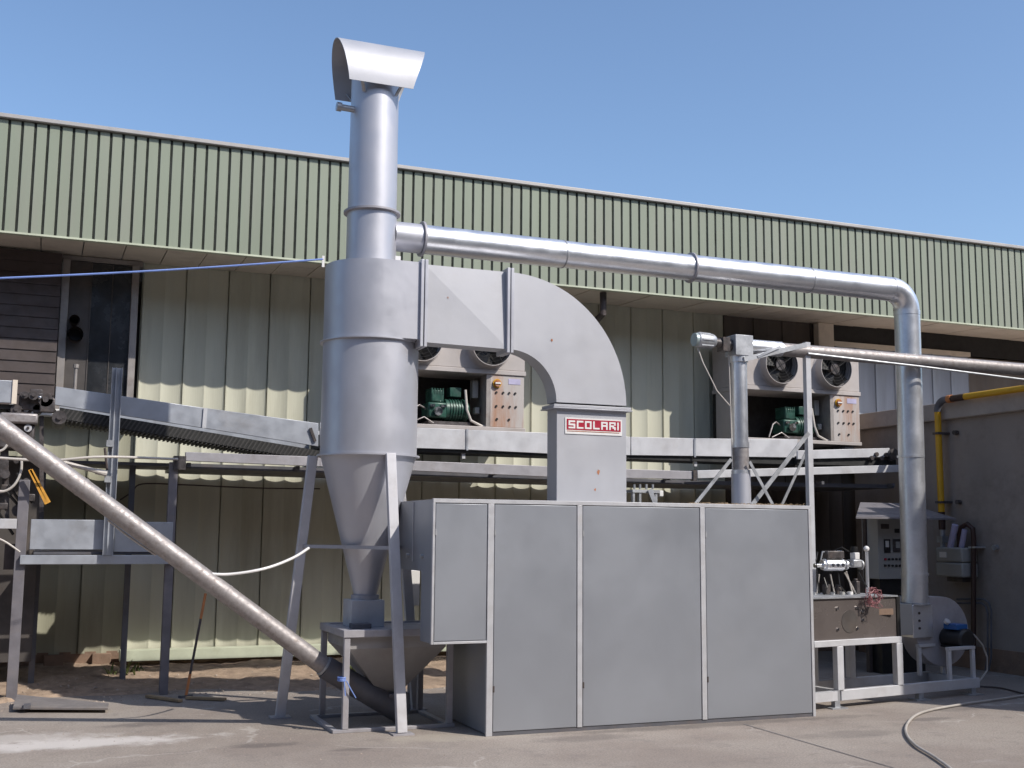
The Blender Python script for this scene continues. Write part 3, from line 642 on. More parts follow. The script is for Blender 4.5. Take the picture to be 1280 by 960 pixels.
MB().add([e0+Vector((0,.58,.19)), e1+Vector((0,.58,.19)), e1+Vector((0,.58,-.03)), e0+Vector((0,.58,-.03)), e0+Vector((0,.61,.19)), e1+Vector((0,.61,.19)), e1+Vector((0,.61,-.03)), e0+Vector((0,.61,-.03))],
         [(3,2,1,0),(4,5,6,7),(0,1,5,4),(1,2,6,5),(2,3,7,6),(3,0,4,7)]).build('side_panel', M['conv'], c1_)
MB().bar(at(388,535,Y=VY-.02), at(394,552,Y=VY-.02), .03, .02, up=(0,1,0)).build('clip', M['machinery'], c1_)

c2_ = thing('level_belt_conveyor', 'level belt conveyor with pale grey side panels below condensing units', 'conveyor', (6, 12.8, 2.8))
lv_ = [(400,528,557),(514,534,560),(582,537,562),(686,541,567),(787,546,569),(868,548,570),(916,548,571),(997,549,572)]
def side(xa, xb, i, m='conv_light'):
    def y_at(px, c):
        for (p0, *a_), (p1, *b_) in zip(lv_, lv_[1:]):
            if p0 <= px <= p1: return a_[c]+(b_[c]-a_[c])*(px-p0)/(p1-p0)
    return panel_strip(((xa,y_at(xa,0)),(xb,y_at(xb,0))), ((xa,y_at(xa,1)),(xb,y_at(xb,1))), 12.6, .03, 'side_panel', M[m], c2_)
for xa, xb in ((400,513.5),(514.5,583),(584.5,686),(687,788),(789,868),(869.5,997)): side(xa, xb, 0)
for px in (584, 868.7):
    MB().bar(at(px,536+(px-584)*.042,Y=12.592), at(px,563+(px-584)*.03,Y=12.592), .025, .01, up=(0,1,0)).build('joint_strip', M['conv'], c2_)
xa, xb = at(400,560,Y=12.63).x, at(997,572,Y=12.63).x
zc2 = at(700,567,Y=12.6).z
MB().box(xa, xb, 12.631, 13.12, zc2-.03, zc2+.12).build('belt', M['rubber'], c2_)
MB().box(xa, xb, 13.122, 13.15, zc2-.02, zc2+.2).build('side_panel', M['conv_light'], c2_)
for px in (580, 870, 998):
    p = at(px, 565, Y=12.65); MB().box(p.x-.02, p.x+.02, 12.66, 12.7, 2.5, zc2-.02).build('upright', M['conv_light'], c2_)

c3_ = thing('discharge_conveyor', 'short pale conveyor with dark end roller beside the galvanised duct', 'conveyor', (9.8, 12.8, 2.7))
panel_strip(((997,563),(1112,560)), ((997,574),(1112,571)), 12.5, .03, 'side_panel', M['conv_light'], c3_)
p0, p1 = at(997,572,Y=12.54), at(1120,570,Y=12.54)
MB().box(p0.x, p1.x, 12.54, 13.05, p0.z-.08, p0.z+.02).build('belt', M['rubber'], c3_)
r0 = at(1115, 568, Y=12.5); MB().cyl((r0.x, 12.45, r0.z), (r0.x, 13.1, r0.z), .075).build('end_roller', M['machinery'], c3_)
for i in range(5): MB().cyl((r0.x-.35+.08*i, 12.47, r0.z-.06+.05*(i%2)), (r0.x-.35+.08*i, 12.6, r0.z-.06+.05*(i%2)), .03, n=10).build('bearing', M['machinery'], c3_)

lc = thing('lower_walkway_beam', 'long dark steel beam with deck hung beneath the belt conveyors', 'beam', (5, 13, 2.4))
LY = 12.4
def beam(a_, b_, m, dz=0): return panel_strip((a_[0], a_[1]), (b_[0], b_[1]), LY, .06, 'beam', M[m], lc)
beam(((232,565),(400,571)), ((232,576),(400,583)), 'frame'); beam(((400,571),(686,583)), ((400,583),(686,596)), 'frame'); beam(((686.6,583),(866,589)), ((686.6,596),(866,599)), 'frame')
beam(((872,588),(1128,581)), ((872,598),(1128,590)), 'conv_light')
p = at(868, 593, Y=LY); MB().box(p.x-.025, p.x+.025, LY-.02, LY+.05, p.z-.08, p.z+.05).build('bracket', M['machinery'], lc)
xa, za = xz(224, 578, LY+.061); xb, zb_ = xz(866, 600, LY+.061); xc = at(1128,590,Y=LY).x
MB().add([(xa,LY+.172,za),(xb,LY+.172,zb_),(xc,LY+.172,zb_+.02),(xc,13.93,zb_+.02),(xb,13.93,zb_),(xa,13.93,za),
          (xa,LY+.172,za-.05),(xb,LY+.172,zb_-.05),(xc,LY+.172,zb_-.03),(xc,13.93,zb_-.03),(xb,13.93,zb_-.05),(xa,13.93,za-.05)],
         [(0,1,4,5),(1,2,3,4),(6,11,10,7),(7,10,9,8),(0,6,7,1),(1,7,8,2),(2,8,9,3),(5,11,6,0),(4,10,11,5),(3,9,10,4)]).build('deck', M['frame_dark'], lc)
for k_ in range(9):
    xq = xa+.1+k_*(xc-xa-.2)/8; MB().box(xq-.02, xq+.02, LY+.061, LY+.171, za-.04, za).build('deck_bracket', M['frame_dark'], lc)
for px in (226,): 
    p = at(px, 575, Y=LY); MB().box(p.x-.07, p.x+.05, LY-.03, LY+.1, p.z-.1, p.z+.04).build('end_bracket', M['machinery'], lc)

# ================================================================== LEFT SERVICE FRAME
SY = 12.45
fr_ = thing('service_frame', 'grey steel post and beam frame with low sheet panels at far left', 'frame', (.6, SY, 0))
def vpost(px, y0, y1, wd, nm='post', m='post', Y=SY, z0=None):
    a_ = at(px, y0, Y=Y); b_ = at(px, y1, Y=Y); zlo = b_.z if z0 is None else z0
    return MB().box(a_.x-wd/2, a_.x+wd/2, Y-wd/2, Y+wd/2, zlo, a_.z).build(nm, M[m], fr_, bevel=.004)
vpost(217, 578, 866, .085, z0=0); vpost(31, 600, 866, .10, z0=0)  # posts coloured dark in place of the tower's shadow
p0, p1 = at(25, 699, Y=SY-.06), at(216, 703, Y=SY-.06)
MB().box(p0.x, p1.x, SY-.10, SY-.05, p0.z-.05, p0.z+.04).build('beam', M['conv'], fr_, bevel=.004)
wbx = lambda a_, b_, y0, y1, nm, m: MB().box(at(a_[0],a_[1],Y=y0).x, at(b_[0],b_[1],Y=y0).x, y0, y1, at(*b_,Y=y0).z, at(*a_,Y=y0).z).build(nm, M[m], fr_, bevel=.004)
wbx((39,649),(130,687), SY-.05, SY-.03, 'side_panel', 'conv'); wbx((144,652),(215,690), SY-.05, SY-.03, 'side_panel', 'conv'); wbx((-30,648),(22,661), SY-.05, SY-.02, 'side_panel', 'conv_light')
MB().box(p0.x+.12, p1.x-.05, SY-.028, 13.3, p0.z+.045, p0.z+.075).build('deck', M['frame_dark'], fr_)
zd = at(143, 577, Y=13.0).z
MB().box(-2.5, at(226,577,Y=13.0).x, 13.0, 13.93, zd-.03, zd).build('rear_deck', M['frame_dark'], fr_)
for xq in (-.9, .0, .9): MB().box(xq-.03, xq+.03, 13.2, 13.26, 0, zd-.031).build('rear_post', M['frame_dark'], fr_)
pa = at(143, 460, Y=SY-.1); pb = at(138, 694, Y=SY-.1)
ch = MB(); xx = (pa.x+pb.x)/2
ch.box(xx-.05, xx-.044, SY-.16, SY-.11, pb.z, pa.z).box(xx+.044, xx+.05, SY-.16, SY-.11, pb.z, pa.z).box(xx-.05, xx+.05, SY-.109, SY-.103, pb.z, pa.z).box(xx-.012, xx-.004, SY-.15, SY-.1095, pb.z, pa.z)
ch.build('channel_post', M['conv'], fr_)
MB().box(xx-.07, xx-.0, SY-.2, SY-.16, at(143,560,Y=SY).z, at(143,552,Y=SY).z).build('clamp', M['galv_dull'], fr_); MB().box(xx-.07, xx-.0, SY-.2, SY-.16, at(143,604,Y=SY).z, at(143,596,Y=SY).z).build('clamp', M['galv_dull'], fr_)
MB().tube([at(75,577,Y=SY-.3), at(128,591,Y=SY-.22)], .022, 10).tube([at(120,589,Y=SY-.22), at(133,592,Y=SY-.2)], .03, 10).build('push_rod', M['cable'], fr_)
MB().tube([at(131,560,Y=SY-.2), at(134,588,Y=SY-.2)], .012, 8).build('lever', M['slat'], fr_)
wbx((6,680),(25,712), SY+.1, SY+.25, 'junction_box', 'slat')

# drive unit of the left conveyor
dr = thing('conveyor_drive', 'greasy dark conveyor drive with rollers, gearbox and round flange at left edge', 'drive unit', (-.2, 12.5, 2.6))
MB().box(at(24,490,Y=12.5).x, at(64,490,Y=12.5).x, 12.5, 12.55, at(24,512,Y=12.5).z, at(24,490,Y=12.5).z).build('bearing_plate', M['machinery'], dr, bevel=.006)
for px, py, r_ in ((42,494,.05),(57,500,.07),(31,494,.035),(74,522,.07),(20,512,.05)):
    p = at(px, py, Y=12.45); MB().cyl((p.x,12.42,p.z),(p.x,13.1,p.z), r_).cyl((p.x,12.40,p.z),(p.x,12.42,p.z), r_*.4, n=8).build('roller', M['machinery'], dr)
MB().box(at(50,503,Y=12.42).x, at(69,503,Y=12.42).x, 12.42, 12.5, at(50,515,Y=12.42).z, at(50,497,Y=12.42).z).build('bearing_block', M['machinery'], dr, bevel=.01)
MB().box(at(0,515,Y=12.35).x, at(48,515,Y=12.35).x, 12.35, 12.75, at(0,528,Y=12.35).z, at(0,515,Y=12.35).z).build('gearbox', M['steel'], dr, bevel=.02)
MB().box(at(-20,529,Y=12.45).x, at(44,529,Y=12.45).x, 12.45, 12.9, at(0,560,Y=12.45).z, at(0,529,Y=12.45).z).build('housing', M['machinery'], dr, bevel=.02)
p = at(35, 535, Y=12.38); MB().cyl((p.x,12.38,p.z),(p.x,12.45,p.z), .036, n=24).build('flange_disc', M['conv_light'], dr); MB().cyl((p.x,12.365,p.z),(p.x,12.38,p.z), .014, n=10).build('shaft_end', M['machinery'], dr)
for k_, (a_, b_) in enumerate((((3,520),(3,590)),((14,505),(14,545)),((27,512),(27,560)),((8,560),(9,660)),((52,520),(52,640)))):
    MB().bar(at(*a_,Y=12.55), at(*b_,Y=12.55), .04, .03, up=(0,1,0)).build('bracket', M['machinery' if k_ != 1 else 'galv_dull'], dr)
random.seed(21)
for k_ in range(26):
    px = random.uniform(-5, 64); py = random.uniform(488, 640) if px < 40 else random.uniform(488, 520); p = at(px, py, Y=12.6); a_ = random.uniform(.03,.09)
    if k_%3 == 0: MB().cyl((p.x,12.5,p.z),(p.x,12.7,p.z), a_*.7, n=12).build('pulley', M['machinery'], dr)
    elif k_%3 == 1: MB().box(p.x-a_, p.x+a_, 12.52, 12.7, p.z-a_*.6, p.z+a_*.6).build('cover', M['machinery'], dr, bevel=.006)
    else: MB().tube([(p.x,12.5,p.z),(p.x+random.uniform(-.2,.2),12.55,p.z-random.uniform(.1,.3))], .014, 6).build('hydraulic_line', M['black'], dr)
p = at(50, 497, Y=12.4); MB().sphere((p.x,12.4,p.z), .02).build('grease_cap', M['chrome'], dr)
MB().box(-3, at(50,640,Y=13.2).x, 13.1, 13.25, .3, 2.4).build('back_plate', M['grime'], dr)
eb = thing('end_conveyor', 'end of a pale grey conveyor side panel entering at left edge', 'conveyor', (-.6, 12.6, 2.9))
MB().box(-2.4, at(22,480,Y=12.4).x, 12.4, 12.43, at(0,503,Y=12.4).z, at(0,475,Y=12.4).z).build('side_panel', M['conv'], eb, bevel=.004)
xx = at(20,480,Y=12.39).x; MB().box(xx-.03, xx+.015, 12.385, 12.4, at(0,504,Y=12.4).z, at(0,474,Y=12.4).z).build('joint_strip', M['soffit'], eb)
MB().box(-2.4, at(20,505,Y=12.45).x, 12.45, 13.0, at(0,511,Y=12.45).z, at(0,505,Y=12.45).z).build('belt', M['rubber'], eb)

# ================================================================== CONDENSING UNITS
def make_unit(label):
    X = 10.62; L = 1.97; Y0 = 13.2
    u = thing('condensing_unit', label, 'cooling unit', (X-L/2, Y0+.35, 2.92), 'condensing units on the wall')
    zb0, zmid, ztop = 2.93, 3.62, 4.26
    x0 = X-L; xp = X-.46
    MB().box(x0, X, Y0, Y0+.7, zmid+.04, ztop).build('fan_casing', M['unit'], u, bevel=.008)
    MB().box(x0-.01, X+.01, Y0-.015, Y0+.71, zmid-.02, zmid+.038).build('trim_strip', M['unit'], u, bevel=.006)
    MB().box(x0-.01, X+.01, Y0-.01, Y0+.7, zb0-.03, zb0+.02).build('base_tray', M['unit'], u, bevel=.006)
    MB().box(x0, X, Y0+.62, Y0+.7, zb0+.021, zmid-.021).build('back_panel', M['unit_in'], u)
    MB().box(x0, x0+.02, Y0+.01, Y0+.619, zb0+.021, zmid-.021).build('side_panel', M['unit'], u)
    MB().box(xp-.05, xp-.002, Y0+.0, Y0+.6, zb0+.021, zmid-.021).build('divider', M['mullion'], u)
    cp = MB().box(xp, X-.01, Y0+.002, Y0+.6, zb0+.021, zmid-.021).build('control_panel', M['unit_rust'], u, bevel=.005)
    kc = (xp+.085, zmid-.13)
    MB().cyl((kc[0],Y0+.002,kc[1]),(kc[0],Y0-.02,kc[1]), .055, n=24).build('switch_ring', M['yellow'], cp)
    MB().cyl((kc[0],Y0-.02,kc[1]),(kc[0],Y0-.04,kc[1]), .042, n=24).build('switch_knob', M['rust'], cp)
    MB().box(kc[0]-.036, kc[0]+.036, Y0-.05, Y0-.04, kc[1]-.009, kc[1]+.009).build('switch_bar', M['white'], cp)
    MB().box(xp+.24, xp+.40, Y0-.002, Y0+.002, zmid-.13, zmid-.06).build('rating_plate', M['lilac'], cp)
    for zz_, xs_ in ((zb0+.45, (.08,.17,.25,.33)), (zb0+.28, (.08,.17,.26,.34)), (zb0+.12, (.09,.25))):
        for q in xs_: MB().cyl((xp+q,Y0+.002,zz_),(xp+q,Y0-.012,zz_), .014, n=10).build('button', M['black'], cp)
    MB().box(xp-.16, xp-.08, Y0+.2, Y0+.3, zmid-.3, zmid-.08).build('relay_box', M['lgrey'], u, bevel=.01)
    MB().box(xp-.14, xp-.08, Y0+.15, Y0+.25, zmid-.5, zmid-.42).build('valve', M['lgrey'], u, bevel=.01)
    for fx in (X-.49, X-1.39):
        fz = 3.95
        fn = MB().lathe((0,0), [(.30,0),(.275,.02),(.262,.14),(.255,.14),(.25,.02)], 40)
        fn.v = [(fx+v[0], Y0-v[2]-.001, fz+v[1]) for v in fn.v]
        fo_ = fn.build('fan_ring', M['unit'], u)
        MB().cyl((fx,Y0-.004,fz),(fx,Y0-.001,fz), .252, n=40).build('fan_opening', M['black'], fo_)
        MB().cyl((fx,Y0-.11,fz),(fx,Y0-.02,fz), .075, n=20).build('fan_hub', M['machinery'], fo_)
        for k_ in range(5):
            a_ = k_*2*math.pi/5+.4; c_, s_ = math.cos(a_), math.sin(a_)
            def pp(r_, t_, d_): return (fx+r_*c_-t_*s_, Y0-.06-d_, fz+r_*s_+t_*c_)
            MB().add([pp(.06,-.04,-.03), pp(.235,-.09,-.035), pp(.24,.07,.035), pp(.06,.035,.03)], [(0,1,2,3)]).build('fan_blade', M['black'], fo_, fix=False)
        gm = MB()
        for rr in (.09,.13,.17,.21,.248): gm.tube([(fx+rr*math.cos(t), Y0-.125, fz+rr*math.sin(t)) for t in [2*math.pi*i/28 for i in range(29)]], .0035, 4, caps=False)
        for k_ in range(4): gm.bar((fx,Y0-.125,fz), (fx+.255*math.cos(k_*math.pi/2+.6),Y0-.125,fz+.255*math.sin(k_*math.pi/2+.6)), .008, .006)
        gm.build('fan_guard', M['black'], fo_)
    # compressor
    q0 = X-.99; zc_ = zb0+.02
    cpr = MB().tube([(q0-.02,Y0+.22,zc_+.2),(q0,Y0+.22,zc_+.2),(q0+.28,Y0+.22,zc_+.2),(q0+.31,Y0+.22,zc_+.2)], [.09,.14,.14,.10], 24)
    cpr.build('compressor', M['green'], u)
    MB().box(q0-.24, q0+.0, Y0+.08, Y0+.36, zc_+.09, zc_+.28).box(q0-.20, q0-.03, Y0+.1, Y0+.34, zc_+.28, zc_+.44).build('cylinder_block', M['green'], u, bevel=.02)
    for k_ in range(6): MB().tube([(q0+.05+.035*k_,Y0+.22,zc_+.2),(q0+.058+.035*k_,Y0+.22,zc_+.2)], .152, 24).build('cooling_fin', M['green'], u)
    for k_ in range(5): MB().box(q0-.195+.035*k_, q0-.18+.035*k_, Y0+.095, Y0+.34, zc_+.385, zc_+.455).build('head_fin', M['green'], u)
    MB().box(q0+.05, q0+.2, Y0+.13, Y0+.28, zc_+.36, zc_+.48).build('terminal_box', M['green'], u, bevel=.01)
    MB().cyl((q0-.12,Y0+.075,zc_+.17),(q0-.12,Y0+.04,zc_+.17), .055, n=16).build('oil_sight_glass', M['chrome'], u)
    for dx_ in (-.19, -.05): MB().box(q0+dx_-.03, q0+dx_+.03, Y0+.05, Y0+.08, zc_+.22, zc_+.25).build('bolt_cap', M['chrome'], u)
    MB().tube([(q0+.24,Y0+.1,zc_+.45),(q0+.25,Y0+.06,zc_+.2),(q0+.3,Y0+.05,zc_+.07),(q0+.44,Y0+.05,zc_+.01),(q0+.55,Y0+.06,zc_+.01)], .017, 8).build('flexible_pipe', M['cable'], u)
    MB().tube([(q0-.5,Y0+.06,zc_+.02),(q0-.42,Y0+.08,zc_+.2),(q0-.34,Y0+.12,zc_+.24),(q0-.24,Y0+.16,zc_+.2)], .01, 6).tube([(q0-.45,Y0+.06,zc_+.02),(q0-.3,Y0+.05,zc_+.09),(q0-.18,Y0+.05,zc_+.02)], .008, 6).build('copper_line', M['steel'], u)
    MB().box(q0-.24, q0+.3, Y0+.07, Y0+.37, zc_, zc_+.05).build('mounting_feet', M['machinery'], u)
    for k_ in (0.3, 1.0, 1.7): MB().box(x0+k_-.03, x0+k_+.03, Y0+.05, Y0+.78, zb0-.10, zb0-.031).build('wall_bracket', M['frame_dark'], u)
    return u
u1 = make_unit('beige condensing unit with two fans right of the curved duct, above short conveyor')
u2 = copy_tree(u1); u2.location.x -= 5.12; u2.location.z -= .015
u2['label'] = 'beige condensing unit with green compressor between the cyclone and curved duct'

# ================================================================== BURNER GROUP (right of the cabinet)
A_ = at(1049, 869, Z=.12); B__ = at(1222, 853, Z=.12)
bd = (B__-A_); bd.z = 0; bl = bd.length; bd.normalize(); bn = Vector((-bd.y, bd.x, 0))
bf = thing('burner_skid', 'pale steel skid frame carrying burner box and blower beside the cabinet', 'frame', (8.3, 10, 0))
W_ = .62
for off in (0, W_): MB().bar(A_+bn*off, B__+bn*off, .06, .1).build('base_rail', M['conv_light'], bf, bevel=.004)
for t_ in (.03, bl-.03): MB().bar(A_+bd*t_+bn*.031, A_+bd*t_+bn*(W_-.031), .06, .09).build('cross_rail', M['conv_light'], bf, bevel=.004)
ztop = .585
def skpost(t_, off, z0=.17, z1=ztop, w_=.075):
    p_ = A_+bd*t_+bn*off; MB().bar((p_.x,p_.y,z0), (p_.x,p_.y,z1), w_, w_, up=(0,1,0)).build('post', M['conv_light'], bf, bevel=.004)
t2 = (at(1109, 860, Z=.12)-A_).dot(bd)
for t_ in (.0, t2): skpost(t_, 0); skpost(t_, W_)
for off in (0, W_): MB().bar(A_+bd*(-.35)+bn*off+Vector((0,0,ztop+.031-.12)), A_+bd*(t2+.035)+bn*off+Vector((0,0,ztop+.031-.12)), .07, .06).build('top_rail', M['conv_light'], bf, bevel=.004)
for t_, off in ((-.05,0),(1.15,0),(bl-.1,.0),(-.05,W_),(bl-.1,W_)):
    p_ = A_+bd*t_+bn*off; MB().bar((p_.x,p_.y,0),(p_.x,p_.y,.07 if t_ > 0 else .17), .06, .06, up=(0,1,0)).box(p_.x-.09, p_.x+.09, p_.y-.07, p_.y+.07, 0, .012).build('foot', M['galv_dull'], bf)
MB().bar(A_+bd*(-.5), A_+bd*(-.031), .06, .09).build('base_rail', M['conv_light'], bf)
# motor stand on the skid
ms = [bl-.42, bl-.04]
for t_ in ms:
    for off in (.02, .4): skpost(t_, off, .17, .47, .04)
pm = A_+bd*((ms[0]+ms[1])/2)+bn*.21
for off in (.02, .4): MB().bar(A_+bd*(ms[0]-.02)+bn*off+Vector((0,0,.365)), A_+bd*(ms[1]+.02)+bn*off+Vector((0,0,.365)), .05, .03).build('motor_rail', M['conv_light'], bf)

bb = thing('burner_box', 'polished stainless burner box standing on pale skid right of cabinet', 'burner', (7.7, 9.95, .65))
bz0, bz1 = .645, 1.04
q0 = A_+bd*(-.35); q1 = A_+bd*(t2+.0)
def obox(p, q, n_, d0, d1, z0, z1):
    p = Vector((p.x,p.y,0)); q = Vector((q.x,q.y,0))
    vs = [p+n_*d0, q+n_*d0, q+n_*d1, p+n_*d1]; return MB().add([v+Vector((0,0,z0)) for v in vs]+[v+Vector((0,0,z1)) for v in vs], [(3,2,1,0),(4,5,6,7),(0,1,5,4),(1,2,6,5),(2,3,7,6),(3,0,4,7)])
obox(q0, q1, bn, .0, W_, bz0, bz1).build('casing', M['stainless'], bb, bevel=.006)
obox(q0, q1+bd*.012, bn, -.02, W_+.02, bz1+.001, bz1+.015).build('lid', M['galv_dull'], bb)
obox(q1+bd*.001, q1+bd*.05, bn, -.01, W_, bz0-.02, bz1).build('end_flange', M['black'], bb)
for t_, z_ in ((.35,.1),(.35,.3),(.62,.1),(.62,.3),(.7,.18),(.7,.26)):
    p_ = q0+bd*t_; MB().cyl(Vector((p_.x,p_.y,bz0+z_)), Vector((p_.x,p_.y,bz0+z_))-bn*.012, .014, n=8).build('bolt', M['chrome'], bb)
pc = q0+bd*.52; MB().tube([Vector((pc.x,pc.y,bz0+.17))-bn*.004, Vector((pc.x,pc.y,bz0+.17))+bn*.01], .11, 24).build('inspection_cover', M['grime'], bb)
pc = q0+bd*(t2+.2); MB().box(pc.x-.1, pc.x+.08, pc.y-.016, pc.y+.0, bz0+.22, bz0+.28).build('rating_plate', M['plinth'], bb)  # brown slip stands in for a tan reflection on the casing
# gas train on the box
gt = thing('gas_valve_train', 'silver gas valve train with white capped upright pipe on burner box', 'valve', (7.7, 9.9, 1.06))
YG = 9.75
v0 = at(1018, 707, Y=YG); v1 = at(1078, 706, Y=YG)
MB().tube([v0, v1], .022, 12).build('pipe', M['chrome'], gt)
p = at(1042, 706, Y=YG); MB().tube([(p.x-.13,YG,p.z),(p.x-.11,YG,p.z),(p.x+.1,YG,p.z),(p.x+.12,YG,p.z)], [.04,.062,.062,.04], 14).build('valve_body', M['galv'], gt)
MB().box(p.x-.11, p.x+.1, YG-.05, YG+.05, p.z+.062, p.z+.14).build('actuator', M['machinery'], gt, bevel=.01)
for k_ in (-.06, 0, .06): MB().cyl((p.x+k_,YG-.062,p.z),(p.x+k_,YG-.075,p.z), .02, n=10).build('plug', M['chrome'], gt)
p = at(1068, 703, Y=YG); MB().box(p.x-.06, p.x+.05, YG-.06, YG+.05, p.z-.05, p.z+.03).build('regulator', M['galv_dull'], gt, bevel=.012)
MB().box(p.x-.03, p.x+.03, YG-.05, YG+.03, p.z+.031, p.z+.1).build('solenoid', M['white'], gt, bevel=.006); MB().cyl((p.x,YG,p.z+.1),(p.x,YG,p.z+.16), .035).build('solenoid_cap', M['black'], gt)
p = at(1083, 686, Y=YG); MB().cyl((p.x,YG,1.06),(p.x,YG,p.z-.03), .018).build('upright_pipe', M['galv'], gt); MB().sphere((p.x,YG,p.z), .03).build('white_cap', M['white'], gt)
for a_, b_ in (((1024,718),(1021,742)),((1038,718),(1043,742)),((1056,716),(1070,742)),((1058,714),(1066,742))):
    MB().tube([at(*a_,Y=YG), at(*b_,Y=YG+.05)], .008, 6).build('impulse_line', M['cable'], gt)
MB().tube([at(1026,700,Y=YG),at(1028,690,Y=YG),at(1031,690,Y=YG),at(1052,689,Y=YG)], .008, 6).build('impulse_line', M['galv_dull'], gt)
for px, m_ in ((1020,'chrome'),(1043,'chrome'),(1055,'lgrey'),(1065,'white'),(1088,'white')):
    p = at(px, 742, Y=YG); MB().cyl((p.x,YG+.03,1.056),(p.x,YG+.03,1.085), .028, n=12).build('nut', M[m_], gt)
for a_, b_, c_, r_ in (((1030,722),(1034,734),(1030,744),.006),((1048,716),(1050,732),(1060,744),.007),((1072,712),(1080,728),(1090,742),.007),((1022,690),(1020,700),(1024,742),.006),((1062,690),(1052,684),(1040,690),.007)):
    MB().tube([at(*a_,Y=YG+.02), at(*b_,Y=YG-.04), at(*c_,Y=YG+.04)], r_, 6).build('signal_cable', M['black'], gt)
for px, m_ in ((1028,'galv'),(1057,'galv'),(1076,'galv_dull')):
    p = at(px, 706, Y=YG); MB().tube([(p.x-.008,YG,p.z),(p.x+.008,YG,p.z)], .05, 16).build('pipe_flange', M[m_], gt)
for px, h_ in ((1034,.1),(1048,.07),(1071,.13)):
    p = at(px, 742, Y=YG+.12); MB().box(p.x-.03, p.x+.03, YG+.1, YG+.16, 1.056, 1.056+h_).cyl((p.x,YG+.13,1.056+h_),(p.x,YG+.13,1.08+h_), .02, n=10).build('pressure_switch', M['machinery'], gt, bevel=.006)
rb = MB(); c = at(1093, 747, Y=9.42)
for i in range(12):
    a0 = random.uniform(0, 6.28); pts = []
    for k_ in range(8):
        a0 += random.uniform(.5, 1.1); rr = random.uniform(.04, .11); pts.append((c.x+rr*math.cos(a0)*.9+random.uniform(-.02,.02), 9.42+random.uniform(-.05,.05), c.z+rr*math.sin(a0)))
    rb.tube(pts, .003, 5)
tag(rb.build('wire_bundle', M['wire_red']), 'loose tangle of red wires hanging at corner of burner box', 'wires')

# blower
bw = thing('blower_fan', 'grey snail shell blower with black motor at foot of round duct', 'blower', (9.05, 10.3, .17))
c = at(1172, 790, Y=10.2); rad = .36
zt2 = at(1160, 746, Y=10.12).z; xl2 = at(1143, 790, Y=10.12).x
sp = [(xl2, zt2)]+[(c.x+rad*math.sin(R(a_)), c.z+(zt2-c.z)*math.cos(R(a_)) if a_ < 90 else c.z+rad*math.cos(R(a_))) for a_ in range(0, 251, 10)]+[(xl2+.0, c.z+.02)]
MB().prism(sp, 'y', 10.12, 10.36).build('scroll_housing', M['frame'], bw, bevel=.004)
px0 = at(1110, 750, Y=10.1).x
MB().box(px0, bx-.137, 10.08, 10.34, .60, .93).build('outlet_duct', M['lgrey'], bw, bevel=.004)
mz = .56
m0 = at(1197, 795, Y=9.95)
MB().tube([(m0.x,9.8,mz+.0),(m0.x,9.82,mz),(m0.x,10.1,mz),(m0.x,10.119,mz)], [.09,.115,.115,.1], 24).build('motor', M['black'], bw)
MB().box(m0.x-.1, m0.x+.06, 9.86, 10.05, mz+.10, mz+.16).build('terminal_box', M['blue'], bw, bevel=.008)
MB().cyl((m0.x-.1,10.0,mz+.17),(m0.x-.1,9.98,mz+.19), .035, n=10).build('cable_gland', M['galv'], bw)
MB().box(m0.x-.12, m0.x+.12, 9.83, 10.08, .49, mz-.09).build('motor_foot', M['black'], bw)
MB().tube([at(1217,793,Y=9.95),at(1228,806,Y=9.95),at(1234,822,Y=9.98),at(1234,838,Y=10.0),at(1224,852,Y=10.0)], .009, 6).build('power_cable', M['cable'], bw)

# control cabinet with little roof
ck = thing('control_cabinet', 'light grey electrical control cabinet with rows of buttons behind round duct', 'cabinet', (9.9, 11.6, 0))
KY = 11.5
kx0 = at(1098, 690, Y=KY).x; kz0, kz1 = at(1110,724,Y=KY).z, at(1110,646,Y=KY).z
MB().box(kx0, kx0+.75, KY, KY+.3, kz0, kz1).build('casing', M['lgrey'], ck, bevel=.008)
for px in (1085, 1092): p = at(px, 690, Y=KY+.2); MB().box(p.x-.025, p.x+.025, KY+.2, KY+.26, 0, kz1+.0).build('post', M['slat'], ck)
MB().box(kx0+.05, kx0+.7, KY+.05, KY+.25, 0, kz0-.001).build('pedestal', M['black'], ck)
def kb(px0, py0, px1, py1, nm, m_, d=.015):
    q = at(px0,py1,Y=KY); s_ = at(px1,py0,Y=KY); return MB().box(q.x, s_.x, KY-d, KY-.001, q.z, s_.z).build(nm, M[m_], ck, bevel=.003)
kb(1105,674,1112,691,'gauge','black'); kb(1106,676,1110,684,'gauge_face','white',.018); kb(1116,674,1126,690,'meter','machinery'); kb(1119,677,1124,685,'meter_face','lgrey',.018); kb(1118,661,1124,666,'nameplate','black',.006); kb(1101,655,1111,661,'nameplate','slat',.006)
for i in range(6):
    for j, m_ in ((699,'red'),(707,'black')):
        p = at(1106+i*4.6, j, Y=KY); MB().cyl((p.x,KY,p.z),(p.x,KY-.02,p.z), .014, n=8).build('button', M['red' if (j == 699 and i == 0) else 'black'], ck)
r0 = at(1070, 646, Y=KY-.35); r1 = at(1134, 645, Y=KY-.35)
MB().add([(r0.x,KY-.35,r0.z),(kx0+.9,KY-.35,r0.z),(kx0+.9,KY+.5,r0.z+.2),(r0.x+.75,KY+.5,r0.z+.2),(r0.x,KY-.35,r0.z-.02),(kx0+.9,KY-.35,r0.z-.02),(kx0+.9,KY+.5,r0.z+.18),(r0.x+.75,KY+.5,r0.z+.18)],
         [(0,1,2,3),(7,6,5,4),(0,4,5,1),(1,5,6,2),(2,6,7,3),(3,7,4,0)]).build('rain_roof', M['post'], ck)  # dark colour stands in for shade on this sheet

